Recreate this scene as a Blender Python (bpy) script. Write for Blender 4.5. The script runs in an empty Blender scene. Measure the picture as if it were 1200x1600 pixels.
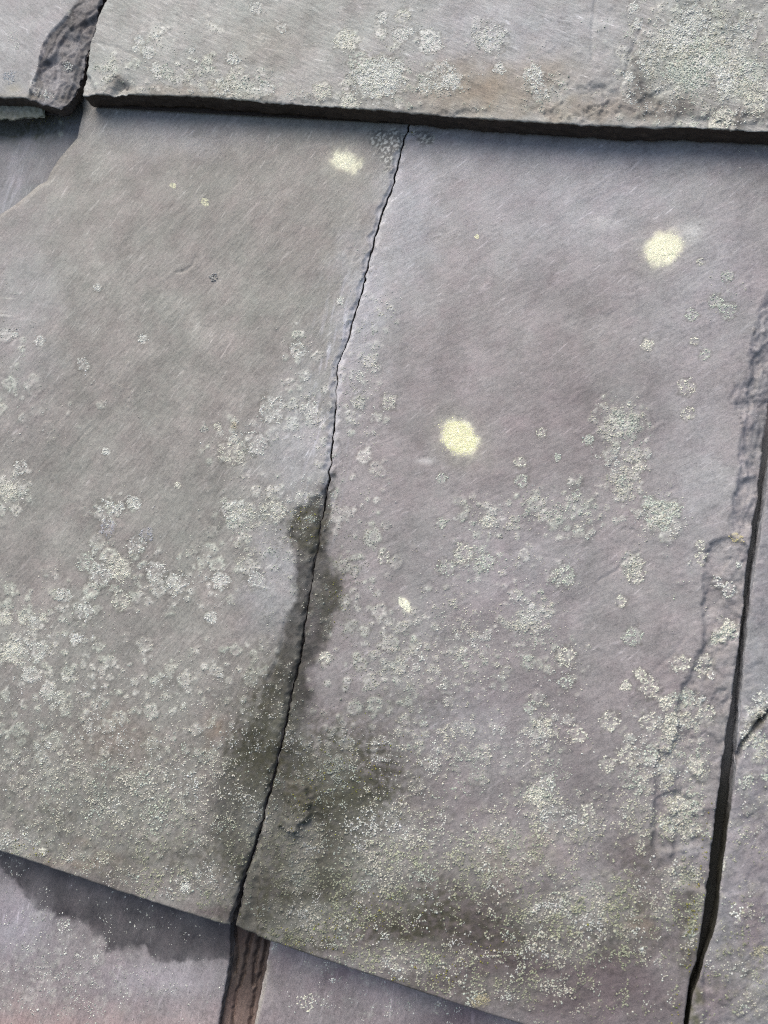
import bpy, math
import numpy as np
from mathutils import Matrix, Vector

# ------------------------------------------------------------------ camera, sky, sun, exposure
S = bpy.context.scene
COL = S.collection
F_PX, CX, CY = 1200.0, 600.0, 800.0          # the photograph measured in its own 1200 x 1600 pixels
DIST = 0.24                                   # metres from the lens to the slates along the view axis
PX = 0.0002                                   # metres per photo pixel there
PITCH = math.radians(40)

def nrm(a):
    a = np.asarray(a, float)
    return a / np.linalg.norm(a)
_u = nrm((4822, 874, -1200))
_v = np.array((2318., -11483., 1200.)); _v = nrm(_v - _u * _v.dot(_u))
_n = np.cross(_u, _v)
RC = np.array((_u, _v, _n))                   # camera axes (right, down, forward) -> roof axes (along, up the slope, out)
CAM = RC @ np.array((0, 0, -DIST))

M_ROOF = Matrix.Translation((0, 0, 3.2)) @ Matrix.Rotation(PITCH, 4, 'X')
cam = bpy.data.objects.new('camera', bpy.data.cameras.new('camera'))
COL.objects.link(cam)
m = np.eye(4)
m[:3, 0] = RC @ (1, 0, 0); m[:3, 1] = RC @ (0, -1, 0); m[:3, 2] = RC @ (0, 0, -1); m[:3, 3] = CAM
cam.matrix_world = M_ROOF @ Matrix(m.tolist())
cd = cam.data
cd.sensor_fit = 'VERTICAL'; cd.sensor_height = 36.0; cd.lens = 36.0 * F_PX / 1600.0
cd.clip_start = 0.005; cd.clip_end = 2000
cd.dof.use_dof = True; cd.dof.focus_distance = 0.250; cd.dof.aperture_fstop = 16.0
S.camera = cam

SUN_EL, SUN_AZ = math.radians(66), math.radians(-62)     # azimuth from +Y (up the slope), a little to the left
w = bpy.data.worlds.new("World"); S.world = w; w.use_nodes = True
nt = w.node_tree
bg = nt.nodes['Background']
sky = nt.nodes.new('ShaderNodeTexSky'); sky.sky_type = 'NISHITA'; sky.sun_disc = False
sky.sun_elevation = SUN_EL; sky.sun_rotation = SUN_AZ
sky.air_density = 1.0; sky.dust_density = 5.0; sky.ozone_density = 1.0
nt.links.new(sky.outputs[0], bg.inputs['Color']); bg.inputs['Strength'].default_value = 0.08
sun = bpy.data.objects.new('sun', bpy.data.lights.new('sun', 'SUN')); COL.objects.link(sun)
sun.data.energy = 1.1; sun.data.angle = math.radians(65); sun.data.color = (1.0, 0.95, 0.88)
sd_ = Vector((math.sin(SUN_AZ) * math.cos(SUN_EL), math.cos(SUN_AZ) * math.cos(SUN_EL), math.sin(SUN_EL)))
sun.rotation_euler = sd_.to_track_quat('Z', 'Y').to_euler(); sun.location = (0, 0, 8)
S.view_settings.view_transform = 'Standard'; S.view_settings.look = 'None'
S.view_settings.gamma = 1.0; S.view_settings.use_curve_mapping = False
S.view_settings.exposure = 1.42
S.render.engine = 'CYCLES'
S.cycles.max_bounces = 6
S.cycles.use_denoising = False
S.cycles.filter_width = 1.0

# ------------------------------------------------------------------ noise and small maths
def _hash(ix, iy, seed):
    h = (ix.astype(np.int64) * 374761393 + iy.astype(np.int64) * 668265263 + seed * 1442695041) & 0xFFFFFFFF
    h = ((h ^ (h >> 13)) * 1274126177) & 0xFFFFFFFF
    h = ((h ^ (h >> 16)) * 2246822519) & 0xFFFFFFFF
    return h ^ (h >> 15)

def perlin(x, y, seed=0):
    x = np.asarray(x, float); y = np.asarray(y, float)
    x0 = np.floor(x); y0 = np.floor(y)
    fx = x - x0; fy = y - y0
    sx = fx * fx * fx * (fx * (fx * 6 - 15) + 10); sy = fy * fy * fy * (fy * (fy * 6 - 15) + 10)
    def g(dx, dy):
        a = _hash(x0 + dx, y0 + dy, seed) * (2 * math.pi / 4294967296.0)
        return np.cos(a) * (fx - dx) + np.sin(a) * (fy - dy)
    a = g(0, 0); a = a + sx * (g(1, 0) - a)
    b = g(0, 1); b = b + sx * (g(1, 1) - b)
    return (a + sy * (b - a)) * 1.5

def fbm(x, y, seed=0, octv=4, gain=0.5):
    r = 0; amp = 1.0; tot = 0
    for i in range(octv):
        r = r + amp * perlin(x * 2 ** i + 17.3 * i, y * 2 ** i - 9.1 * i, seed + i * 101)
        tot += amp; amp *= gain
    return r / tot

def sstep(a, b, x):
    t = np.clip((x - a) / (b - a), 0, 1)
    return t * t * (3 - 2 * t)

def lerp(a, b, t):
    return a + (b - a) * t

def rot(x, y, deg):
    c, s = math.cos(math.radians(deg)), math.sin(math.radians(deg))
    return x * c + y * s, -x * s + y * c

def seg_dist(x, y, pts, closed=False):
    d = np.full(np.shape(x), 1e9)
    n = len(pts)
    for i in range(n if closed else n - 1):
        ax, ay = pts[i]; bx, by = pts[(i + 1) % n]
        ex, ey = bx - ax, by - ay
        t = np.clip(((x - ax) * ex + (y - ay) * ey) / (ex * ex + ey * ey + 1e-9), 0, 1)
        d = np.minimum(d, (x - ax - t * ex) ** 2 + (y - ay - t * ey) ** 2)
    return np.sqrt(d)

def poly_sd(x, y, pts):
    """signed distance, positive inside"""
    ins = np.zeros(np.shape(x), bool)
    n = len(pts)
    for i in range(n):
        ax, ay = pts[i]; bx, by = pts[(i + 1) % n]
        if ay == by: continue
        c = ((ay > y) != (by > y)) & (x < (bx - ax) * (y - ay) / (by - ay) + ax)
        ins ^= c
    return np.where(ins, 1, -1) * seg_dist(x, y, pts, True)

def blobs(x, y, lst):
    r = np.zeros(np.shape(x))
    for b in lst:
        cx, cy, rx, ry, amp = b[:5]
        ang = b[5] if len(b) > 5 else 0
        dx, dy = rot(x - cx, y - cy, ang)
        r = np.maximum(r, amp * np.exp(-((dx / rx) ** 2 + (dy / ry) ** 2)))
    return r

# ------------------------------------------------------------------ photo pixel <-> roof surface
def hit(px, py, a, v0, s):
    """where the sight line through a photo pixel meets the plane  w = a - (v - v0) * s ; returns u, v"""
    d = np.stack([(np.asarray(px, float) - CX) / F_PX, (np.asarray(py, float) - CY) / F_PX, np.ones(np.shape(px))], -1) @ RC.T
    t = (a - (CAM[1] - v0) * s - CAM[2]) / (d[..., 2] + d[..., 1] * s)
    return CAM[0] + t * d[..., 0], CAM[1] + t * d[..., 1]

def to_px(u, v, w_):
    c = np.stack([u - CAM[0], v - CAM[1], w_ - CAM[2]], -1) @ RC
    return CX + F_PX * c[..., 0] / c[..., 2], CY + F_PX * c[..., 1] / c[..., 2]

V_C1 = float(hit(665, 177, 0, 0, 0)[1])       # lower edge of the upper course
V_C2 = float(hit(410, 1464, 0, 0, 0)[1])      # lower edge of the cracked course
EXPO = V_C1 - V_C2
STEP = 0.0086                                 # how far a course stands above the next one down
SL = STEP / EXPO
V_C3 = V_C2 - EXPO
THICK = 0.0074

class Plane:
    def __init__(s, v0, a=0.0): s.v0, s.a = v0, a
    def uv(s, px, py): return hit(px, py, s.a, s.v0, SL)
    def w(s, u, v): return s.a - (v - s.v0) * SL
    def px(s, u, v): return to_px(u, v, s.w(u, v))

# ------------------------------------------------------------------ node materials
def mat_new(name):
    m = bpy.data.materials.new(name); m.use_nodes = True
    t = m.node_tree
    return m, t, t.nodes['Principled BSDF']

def N(t, typ, **kw):
    n = t.nodes.new(typ)
    for k, v in kw.items(): setattr(n, k, v)
    return n

def math_n(t, op, a, b=None, c=None):
    n = N(t, 'ShaderNodeMath', operation=op)
    for i, x in enumerate((a, b, c)):
        if x is None: continue
        if isinstance(x, (int, float)): n.inputs[i].default_value = x
        else: t.links.new(x, n.inputs[i])
    return n.outputs[0]

def mixc(t, fac, a, b, blend='MIX'):
    n = N(t, 'ShaderNodeMix', data_type='RGBA', blend_type=blend)
    for s, x in ((n.inputs['Factor'], fac), (n.inputs['A'], a), (n.inputs['B'], b)):
        if isinstance(x, (int, float)): s.default_value = x
        elif isinstance(x, tuple): s.default_value = x + (1,)
        else: t.links.new(x, s)
    return n.outputs['Result']

def ramp_f(t, x, lo, hi, o0=0.0, o1=1.0):
    n = N(t, 'ShaderNodeMapRange', interpolation_type='SMOOTHSTEP')
    t.links.new(x, n.inputs[0])
    for i, v in enumerate((lo, hi, o0, o1)): n.inputs[i + 1].default_value = v
    return n.outputs[0]

def noise_n(t, vec, wv, scale, detail=3, rough=0.55, dist=0.0):
    n = N(t, 'ShaderNodeTexNoise', noise_dimensions='4D')
    t.links.new(vec, n.inputs['Vector']); t.links.new(wv, n.inputs['W'])
    n.inputs['Scale'].default_value = scale; n.inputs['Detail'].default_value = detail
    n.inputs['Roughness'].default_value = rough; n.inputs['Distortion'].default_value = dist
    return n.outputs[0]

def slate_material(name, angle, streak=1.0, scratch=0.3):
    m, t, b = mat_new(name)
    L = t.links.new
    tc = N(t, 'ShaderNodeTexCoord').outputs['Object']
    rnd = math_n(t, 'MULTIPLY', N(t, 'ShaderNodeObjectInfo').outputs['Random'], 40.0)
    mp = N(t, 'ShaderNodeMapping'); L(tc, mp.inputs[0])
    mp.vector_type = 'TEXTURE'; mp.inputs['Rotation'].default_value = (0, 0, math.radians(angle)); mp.inputs['Scale'].default_value = (5.0, 1, 1)
    st = mp.outputs[0]
    tint = N(t, 'ShaderNodeAttribute', attribute_name='tint').outputs['Color']
    crust = N(t, 'ShaderNodeAttribute', attribute_name='crust').outputs['Fac']
    wet = N(t, 'ShaderNodeAttribute', attribute_name='wet').outputs['Fac']
    fine = noise_n(t, tc, rnd, 2600, 3, 0.6)
    grain = noise_n(t, tc, rnd, 900, 4, 0.6)
    patch = noise_n(t, tc, rnd, 90, 5, 0.6, 0.4)
    s1 = noise_n(t, st, rnd, 1500, 4, 0.6, 0.3)
    s2 = noise_n(t, st, rnd, 420, 4, 0.6, 0.5)
    val = math_n(t, 'ADD', ramp_f(t, fine, .28, .72, .82, 1.18), ramp_f(t, grain, .25, .75, -.13, .13))
    val = math_n(t, 'ADD', val, ramp_f(t, s1, .25, .75, -.13 * streak, .13 * streak))
    val = math_n(t, 'ADD', val, ramp_f(t, s2, .25, .75, -.08 * streak, .08 * streak))
    val = math_n(t, 'ADD', val, ramp_f(t, patch, .25, .75, -.15, .15))
    vm = N(t, 'ShaderNodeVectorMath', operation='SCALE'); L(tint, vm.inputs[0]); L(val, vm.inputs['Scale'])
    c = vm.outputs[0]
    # hue wander: purple-brown against green-grey
    hue = noise_n(t, tc, rnd, 170, 4, 0.6)
    c = mixc(t, ramp_f(t, hue, .4, .75, 0, .30), c, mixc(t, 1.0, c, (1.13, .98, 1.02), 'MULTIPLY'))
    c = mixc(t, ramp_f(t, hue, .55, .25, 0, .30), c, mixc(t, 1.0, c, (.97, 1.02, 1.0), 'MULTIPLY'))
    # pale mineral scratches along the cleavage
    sc = noise_n(t, st, rnd, 760, 3, 0.55, 0.6)
    c = mixc(t, ramp_f(t, sc, .60, .74, 0, scratch), c, mixc(t, 1.0, c, (2.0, 2.0, 2.05), 'MULTIPLY'))
    mp2 = N(t, 'ShaderNodeMapping'); L(tc, mp2.inputs[0])
    mp2.vector_type = 'TEXTURE'; mp2.inputs['Rotation'].default_value = (0, 0, math.radians(angle + 14)); mp2.inputs['Scale'].default_value = (11.0, 1, 1)
    sc2 = noise_n(t, mp2.outputs[0], rnd, 1500, 2, 0.5, 0.25)
    gate = ramp_f(t, noise_n(t, tc, rnd, 150, 3, .6), .42, .62)
    c = mixc(t, math_n(t, 'MULTIPLY', ramp_f(t, sc2, .60, .72, 0, .55), gate), c, mixc(t, 1.0, c, (1.85, 1.85, 1.88), 'MULTIPLY'))
    c = mixc(t, math_n(t, 'MULTIPLY', ramp_f(t, sc2, .36, .28, 0, .38), gate), c, (.10, .098, .098))
    # dark pin holes
    pin = noise_n(t, tc, rnd, 1500, 1, 0.5)
    c = mixc(t, ramp_f(t, pin, .30, .22, 0, .5), c, (.05, .045, .045))
    # thin crustose film between the granules
    sp = noise_n(t, tc, rnd, 1300, 2, 0.6, 1.0)
    sp2 = noise_n(t, tc, rnd, 2100, 2, 0.5, .6)
    thr = math_n(t, 'SUBTRACT', math_n(t, 'ADD', math_n(t, 'MULTIPLY', sp, .6), math_n(t, 'MULTIPLY', sp2, .4)), math_n(t, 'SUBTRACT', .69, math_n(t, 'MULTIPLY', crust, .27)))
    film = math_n(t, 'MULTIPLY', ramp_f(t, thr, 0.0, .07), math_n(t, 'MINIMUM', math_n(t, 'MULTIPLY', crust, 3.0), .78))
    c = mixc(t, film, c, mixc(t, ramp_f(t, hue, .4, .6), (.50, .52, .43), (.58, .58, .52)))
    L(c, b.inputs['Base Color'])
    r = math_n(t, 'SUBTRACT', ramp_f(t, grain, .2, .8, .52, .74), math_n(t, 'MULTIPLY', wet, .06))
    L(r, b.inputs['Roughness']); b.inputs['Specular IOR Level'].default_value = 0.28
    h = math_n(t, 'ADD', math_n(t, 'MULTIPLY', s1, .55 * streak), math_n(t, 'MULTIPLY', fine, .5))
    h = math_n(t, 'ADD', h, math_n(t, 'MULTIPLY', grain, .55))
    h = math_n(t, 'ADD', h, math_n(t, 'MULTIPLY', s2, 1.2 * streak))
    h = math_n(t, 'ADD', h, math_n(t, 'MULTIPLY', film, .8))
    bp = N(t, 'ShaderNodeBump'); bp.inputs['Strength'].default_value = .75; bp.inputs['Distance'].default_value = 0.00020
    L(h, bp.inputs['Height']); L(bp.outputs[0], b.inputs['Normal'])
    return m

def lichen_material():
    m, t, b = mat_new('lichen_crust')
    L = t.links.new
    tc = N(t, 'ShaderNodeTexCoord').outputs['Object']
    z = math_n(t, 'ADD', 0.0, 0.0)
    tint = N(t, 'ShaderNodeAttribute', attribute_name='tint').outputs['Color']
    n = noise_n(t, tc, z, 3200, 3, .6)
    vm = N(t, 'ShaderNodeVectorMath', operation='SCALE'); L(tint, vm.inputs[0]); L(ramp_f(t, n, .25, .75, .72, 1.2), vm.inputs['Scale'])
    L(vm.outputs[0], b.inputs['Base Color']); b.inputs['Roughness'].default_value = .95; b.inputs['Specular IOR Level'].default_value = .15
    bp = N(t, 'ShaderNodeBump'); bp.inputs['Strength'].default_value = .6; bp.inputs['Distance'].default_value = .0002
    L(n, bp.inputs['Height']); L(bp.outputs[0], b.inputs['Normal'])
    return m

def plain_material(name, ca, cb, scale, rough=.9):
    m, t, b = mat_new(name)
    tc = N(t, 'ShaderNodeTexCoord').outputs['Object']
    z = math_n(t, 'ADD', 0.0, 0.0)
    n = noise_n(t, tc, z, scale, 5, .6)
    t.links.new(mixc(t, ramp_f(t, n, .3, .7), ca, cb), b.inputs['Base Color'])
    b.inputs['Roughness'].default_value = rough
    return m

# ------------------------------------------------------------------ mesh helpers
def make_mesh(name, co, faces4=None, faces3=None, mat=None, smooth4=True, attrs=None):
    me = bpy.data.meshes.new(name)
    co = np.ascontiguousarray(co, np.float32)
    f4 = np.zeros((0, 4), np.int32) if faces4 is None else np.asarray(faces4, np.int32)
    f3 = np.zeros((0, 3), np.int32) if faces3 is None else np.asarray(faces3, np.int32)
    me.vertices.add(len(co)); me.vertices.foreach_set('co', co.ravel())
    nl = f4.size + f3.size
    me.loops.add(nl); me.loops.foreach_set('vertex_index', np.concatenate([f4.ravel(), f3.ravel()]).astype(np.int32))
    npoly = len(f4) + len(f3)
    me.polygons.add(npoly)
    ls = np.concatenate([np.arange(len(f4)) * 4, f4.size + np.arange(len(f3)) * 3]).astype(np.int32)
    me.polygons.foreach_set('loop_start', ls)
    sm = np.ones(npoly, bool)
    if smooth4 is not True: sm[:len(f4)] = smooth4
    me.polygons.foreach_set('use_smooth', sm)
    for k, a in (attrs or {}).items():
        a = np.asarray(a, np.float32)
        if a.ndim == 2:
            at = me.attributes.new(k, 'FLOAT_COLOR', 'POINT')
            at.data.foreach_set('color', np.concatenate([a, np.ones((len(a), 1), np.float32)], 1).ravel())
        else:
            at = me.attributes.new(k, 'FLOAT', 'POINT'); at.data.foreach_set('value', a)
    me.update(calc_edges=True); me.validate()
    if mat: me.materials.append(mat)
    return me

def link(name, me, parent=None, label=None, kind=None):
    o = bpy.data.objects.new(name, me); COL.objects.link(o)
    if parent is not None: o.parent = parent
    if label: o['label'] = label
    if kind: o['kind'] = kind
    return o

def interp_poly(pts, plane):
    p = np.array(pts, float)
    u, v = plane.uv(p[:, 0], p[:, 1])
    o = np.argsort(v)
    return v[o], u[o]

def axis_samples(lo, hi, flo, fhi, fine, coarse):
    """positions from lo to hi: step `fine` inside [flo, fhi], `coarse` outside"""
    flo, fhi = max(lo, flo), min(hi, fhi)
    out = []
    if flo - lo > 1e-9: out.append(np.linspace(lo, flo, max(2, int((flo - lo) / coarse) + 1), endpoint=False))
    out.append(np.linspace(flo, fhi, max(2, int((fhi - flo) / fine) + 1)))
    if hi - fhi > 1e-9: out.append(np.linspace(fhi, hi, max(2, int((hi - fhi) / coarse) + 1))[1:])
    return np.concatenate(out)

FINE = 2.4 * PX
SLATES = []

class Slate:
    """a slab of slate: a fine top sheet between a left and a right outline and a lower edge, rough sides, a back"""
    def __init__(s, plane, left, right, low, v_top, height, paint, mat, thick=THICK, edge=1.0, wear_k=1.0, seed=1,
                 label=None, name='slate', side=(.10, .09, .085), fine=FINE, vwin=None, uwin=None):
        s.pl, s.height, s.paint, s.seed = plane, height, paint, seed
        s.lv, s.lu = interp_poly(left, plane); s.rv, s.ru = interp_poly(right, plane)
        lowp = np.array(low, float); lu_, lv_ = plane.uv(lowp[:, 0], lowp[:, 1]); o = np.argsort(lu_)
        s.bu, s.bv = lu_[o], lv_[o]
        s.vb = float(np.mean(lv_)); s.vt = v_top
        vw = vwin or (s.vb, v_top)
        vn = axis_samples(s.vb, v_top, vw[0], vw[1], fine, .006)
        umid0, umid1 = float(np.min(np.interp(vn, s.lv, s.lu))), float(np.max(np.interp(vn, s.rv, s.ru)))
        uw = uwin or (umid0, umid1)
        us = axis_samples(umid0, umid1, uw[0], uw[1], fine, .006)
        sp = (us - umid0) / (umid1 - umid0)
        jl = fbm(vn / PX / 9, vn * 0 + 3.3, seed, 4) * 2.2 * PX * edge
        jr = fbm(vn / PX / 9, vn * 0 + 8.1, seed + 7, 4) * 2.2 * PX * edge
        uL = np.interp(vn, s.lv, s.lu) + jl; uR = np.interp(vn, s.rv, s.ru) + jr
        U = uL[:, None] + (uR - uL)[:, None] * sp[None, :]
        T = ((vn - s.vb) / (v_top - s.vb))[:, None]
        dv = np.interp(U, s.bu, s.bv) - s.vb + fbm(U / PX / 12, U * 0 + 1.7, seed + 3, 4) * 1.6 * PX * edge
        V = vn[:, None] + dv * (1 - T) ** 12
        nr, nc = U.shape
        u, v = U.ravel(), V.ravel()
        x, y = plane.px(u, v)
        z = s.z(u, v, x, y)
        # worn arris: distance to the outline in px
        db = np.minimum.reduce([np.abs(U - uL[:, None]).ravel(), np.abs(uR[:, None] - U).ravel(), np.abs((V - (s.vb + dv))).ravel()]) / PX
        wear = wear_k * (1.6 + 2.5 * np.clip(fbm(u / PX / 22, v / PX / 22, seed + 9, 3) + .15, 0, 1))
        z = z - np.clip(1 - db / (wear * 2), 0, 1) ** 2 * wear * PX * .55
        tint, crust, wet = paint(x, y, u / PX, v / PX)
        idx = np.arange(nr * nc).reshape(nr, nc)
        quads = np.stack([idx[:-1, :-1], idx[:-1, 1:], idx[1:, 1:], idx[1:, :-1]], -1).reshape(-1, 4)
        loop = np.concatenate([idx[0, :-1], idx[:-1, -1], idx[-1, :0:-1], idx[:0:-1, 0]])
        bu, bv, bz = u[loop], v[loop], z[loop]
        tu = np.roll(bu, -1) - np.roll(bu, 1); tv = np.roll(bv, -1) - np.roll(bv, 1)
        ln = np.hypot(tu, tv) + 1e-12
        ou, ov = tv / ln, -tu / ln
        cos, tints = [np.stack([u, v, z], -1)], [tint]
        cr, wt = [crust], [wet]
        n = len(loop); prev = loop; base = nr * nc; sq = []
        arc = np.cumsum(ln) / PX * .5
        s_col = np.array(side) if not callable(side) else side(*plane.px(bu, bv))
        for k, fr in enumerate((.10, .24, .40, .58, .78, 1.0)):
            jit = fbm(arc / 14, arc * 0 + k * 3.7, seed + 20 + k, 3) * .0006 * edge + perlin(arc * 0 + k * 1.3, arc / 40, seed + 5) * .0004
            if fr == 1.0: jit = jit - .0004
            wplane = plane.w(bu, bv)
            zz = np.minimum(bz - .0001 * (k + 1), wplane - thick * fr)
            cos.append(np.stack([bu + ou * jit, bv + ov * jit, zz], -1))
            vary = (1 + .5 * fbm(arc / 20, zz / PX / 3, seed + 31, 3))[:, None]
            tints.append(np.clip(s_col.reshape(-1, 3) * vary, .01, 1)); cr.append(np.zeros(n)); wt.append(np.ones(n) * .3)
            cur = base + np.arange(n)
            sq.append(np.stack([prev, cur, np.roll(cur, -1), np.roll(prev, -1)], -1))
            prev = cur; base += n
        # back: one quad per row
        right_i = prev[nc - 1:nc - 1 + nr]
        left_i = np.concatenate([prev[:1], prev[::-1][:nr - 1]])
        k = min(len(right_i), len(left_i))
        back = np.stack([left_i[:k - 1], left_i[1:k], right_i[1:k], right_i[:k - 1]], -1)
        f4 = np.concatenate([quads] + sq + [back])
        sm = np.zeros(len(f4), bool); sm[:len(quads)] = True
        me = make_mesh(name, np.concatenate(cos), f4, None, mat, sm,
                       {'tint': np.concatenate(tints), 'crust': np.concatenate(cr), 'wet': np.concatenate(wt)})
        s.obj = link(name, me, ROOF, label)
        SLATES.append(s)

    def z(s, u, v, x=None, y=None):
        if x is None: x, y = s.pl.px(u, v)
        return s.pl.w(u, v) + s.height(x, y, u / PX, v / PX)

    def inside(s, u, v, margin=2.0):
        mg = margin * PX
        return ((u > np.interp(v, s.lv, s.lu) + mg) & (u < np.interp(v, s.rv, s.ru) - mg)
                & (v > np.interp(u, s.bu, s.bv) + mg) & (v < s.vt))

def cleave(U, V, ang, seed, amp=1.0):
    a, b = rot(U, V, ang)
    wob = fbm(U / 120, V / 120, seed + 50, 2) * 14
    b = b + wob
    h = fbm(U / 260, V / 260, seed, 3) * .00045
    h = h + fbm(a / 110, b / 16, seed + 1, 4) * .00008 * amp
    h = h + fbm(a / 30, b / 6, seed + 2, 3) * .00006 * amp
    h = h + fbm(U / 7, V / 7, seed + 4, 2) * .00006
    return h

def terrace(U, V, seed, size=140, step=.00018, n=5):
    q = (fbm(U / size, V / size, seed, 4, .55) * .5 + .5) * n
    f = np.floor(q); return (f + sstep(.90, 1.0, q - f)) * step - n * step * .5

def layer_tone(U, V, seed, size, n, k=.16):
    q = (fbm(U / size, V / size, seed, 4, .55) * .5 + .5) * n
    f = np.floor(q + .02)
    return 1 + k * (np.mod(f * 2.399 + seed, 2.0) - 1.0)

def leaves_h(sd, x, y, seed, width=9.0, step=.00038, wob=12.0):
    p = (sd + fbm(x / 20, y / 32, seed, 4) * wob + fbm(x / 6, y / 9, seed + 3, 2) * 1.6) / width
    f = np.floor(p)
    return -(f + sstep(.82, 1.0, p - f)) * step * (sd > -2), f

def leaf_tone(f, seed, k):
    return 1 + k * (_hash(f, f * 0 + 1, seed) / 4294967296.0 * 2 - 1)

def ledge(x, y, poly, depth, slope=0.0, soft=1.6, warp=3.0, seed=0, smax=60, ws=24):
    xw = x + fbm(x / ws, y / ws, seed, 4) * warp * 1.5; yw = y + fbm(x / ws, y / ws, seed + 5, 4) * warp * 1.5
    sd = poly_sd(xw, yw, poly)
    return -(depth * np.clip(1 + 1.3 * fbm(x / 34, y / 34, seed + 70, 3), .1, 2) * sstep(-soft, soft, sd) * (1 - .45 * sstep(4, 26, sd)) + slope * PX * np.clip(sd, 0, smax))

def groove(x, y, pts, width, depth, seed=0, warp=2.0):
    xw = x + fbm(x / 14, y / 14, seed, 3) * warp; yw = y + fbm(x / 14, y / 14, seed + 5, 3) * warp
    return -depth * np.exp(-(seg_dist(xw, yw, pts) / width) ** 2)

# ------------------------------------------------------------------ the ground far below and the roof
ROOF = bpy.data.objects.new('slate_roof', None); COL.objects.link(ROOF)
ROOF.matrix_world = M_ROOF
ROOF['label'] = 'weathered grey purple slate roof with lichen and one long cracked slate'
ROOF['category'] = 'roof'; ROOF['kind'] = 'thing'

g = make_mesh('ground', [(-600, -600, 0), (600, -600, 0), (600, 600, 0), (-600, 600, 0)], [(0, 1, 2, 3)], None,
              plain_material('ground_turf', (.035, .045, .02), (.07, .065, .045), .6))
link('ground', g, None, None, 'structure')

# boarding under the slates: separate planks across the slope
plank_mat = plain_material('old_boarding', (.045, .036, .028), (.085, .065, .05), 60)
def plank_mesh(w_, l_, h_):
    b = .004
    c = [(-l_, -w_, -h_), (l_, -w_, -h_), (l_, w_, -h_), (-l_, w_, -h_), (-l_ + b, -w_ + b, 0), (l_ - b, -w_ + b, 0), (l_ - b, w_ - b, 0), (-l_ + b, w_ - b, 0)]
    f = [(0, 3, 2, 1), (4, 5, 6, 7), (0, 1, 5, 4), (1, 2, 6, 5), (2, 3, 7, 6), (3, 0, 4, 7)]
    return make_mesh('plank', c, f, None, plank_mat, np.zeros(6, bool))
pm = plank_mesh(.073, .75, .022)
for i in range(6):
    p = link('plank', pm, ROOF); p.location = (0, -.37 + i * .15, -.030)

# ------------------------------------------------------------------ outlines measured on the photograph
CRACK = [(640, 190), (632, 215), (622, 250), (615, 285), (597, 330), (585, 370), (578, 400), (566, 450), (553, 490), (543, 530),
         (527, 570), (525, 605), (523, 650), (519, 690), (513, 745), (507, 780), (501, 815), (497, 850), (492, 870), (485, 915),
         (477, 965), (467, 1035), (457, 1070), (452, 1100), (442, 1145), (430, 1200), (417, 1250), (405, 1295), (395, 1330),
         (382, 1365), (373, 1400), (367, 1425), (361, 1447)]
CR_W = lambda y: .72 * np.interp(y, [190, 300, 500, 600, 760, 900, 1000, 1200, 1330, 1395, 1447], [1.6, 1.8, 1.7, 1.2, 1.8, 2.0, 2.5, 2.8, 2.6, 5, 7])
cr = np.array(CRACK, float)
_d = np.linspace(190, 1447, 190)
_cx = np.interp(_d, cr[:, 1], cr[:, 0]) + fbm(_d / 14, _d * 0, 77, 3) * 4.0
_wv = 1 + .9 * fbm(_d / 30, _d * 0 + 4, 78, 3)
C_LEFT_R = [(a - CR_W(b) * k_, b) for a, b, k_ in zip(_cx, _d, _wv)] + [(350, 1500)]
C_RIGHT_L = [(a + CR_W(b) * (1.0 if b < 1380 else 1.0) + fbm(np.array(b / 9.), np.array(2.2), 5, 2) * 1.6, b) for a, b in zip(_cx, _d)] + [(362, 1500)]
C_LEFT_R = [(135, 0)][:0] + [(650, 120)] + C_LEFT_R
C_RIGHT_L = [(654, 120)] + C_RIGHT_L
C_SHOULDER = [(140, 60), (128, 157), (130, 176), (124, 198), (121, 215), (104, 234), (91, 249), (78, 270), (73, 283), (60, 289),
              (43, 304), (21, 321), (0, 334), (-60, 380), (-140, 440), (-330, 520), (-420, 800), (-500, 1300), (-520, 1500)]
C_LOW = [(-500, 1168), (-200, 1262), (0, 1329), (60, 1349), (120, 1370), (180, 1390), (250, 1413), (310, 1432), (361, 1447),
         (367, 1449), (400, 1462), (440, 1476), (500, 1497), (560, 1516), (640, 1543), (720, 1570), (820, 1602), (950, 1645), (1070, 1685)]
C_JOINT = [(1290, 100), (1262, 300), (1226, 480), (1212, 580), (1198, 670), (1194, 706), (1190, 740), (1184, 788), (1176, 826), (1170, 864), (1164, 920),
           (1158, 980), (1152, 1030), (1147, 1058), (1144, 1096), (1138, 1126), (1134, 1152), (1130, 1180), (1127, 1210), (1120, 1260),
           (1116, 1300), (1110, 1343), (1105, 1384), (1098, 1435), (1093, 1469), (1087, 1504), (1079, 1523), (1074, 1553), (1068, 1600), (1055, 1690)]
D_EDGE = [(1310, 100), (1280, 300), (1244, 500), (1222, 640), (1205, 720), (1200, 742), (1198, 766), (1192, 810), (1188, 840), (1181, 880), (1175, 924), (1169, 976),
          (1164, 1020), (1161, 1058), (1159, 1080), (1157, 1130), (1153, 1160), (1154, 1180), (1152, 1188), (1148, 1220), (1144, 1260),
          (1138, 1290), (1134, 1326), (1128, 1367), (1125, 1401), (1122, 1431), (1115, 1461), (1109, 1478), (1100, 1506), (1092, 1531),
          (1083, 1553), (1077, 1600), (1066, 1690)]
A_RIGHT = [(195, -120), (155, 0), (147, 23), (142, 43), (128, 81), (119, 115), (111, 136), (100, 153), (87, 164), (80, 172)]
A_LOW = [(-260, 138), (0, 152), (40, 153), (57, 158), (79, 163), (87, 165), (100, 166)]
B_LEFT = [(205, -120), (166, 0), (157, 17), (152, 32), (149, 49), (141, 68), (139, 89), (138, 104), (132, 125), (128, 136), (127, 147), (130, 156)]
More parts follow.
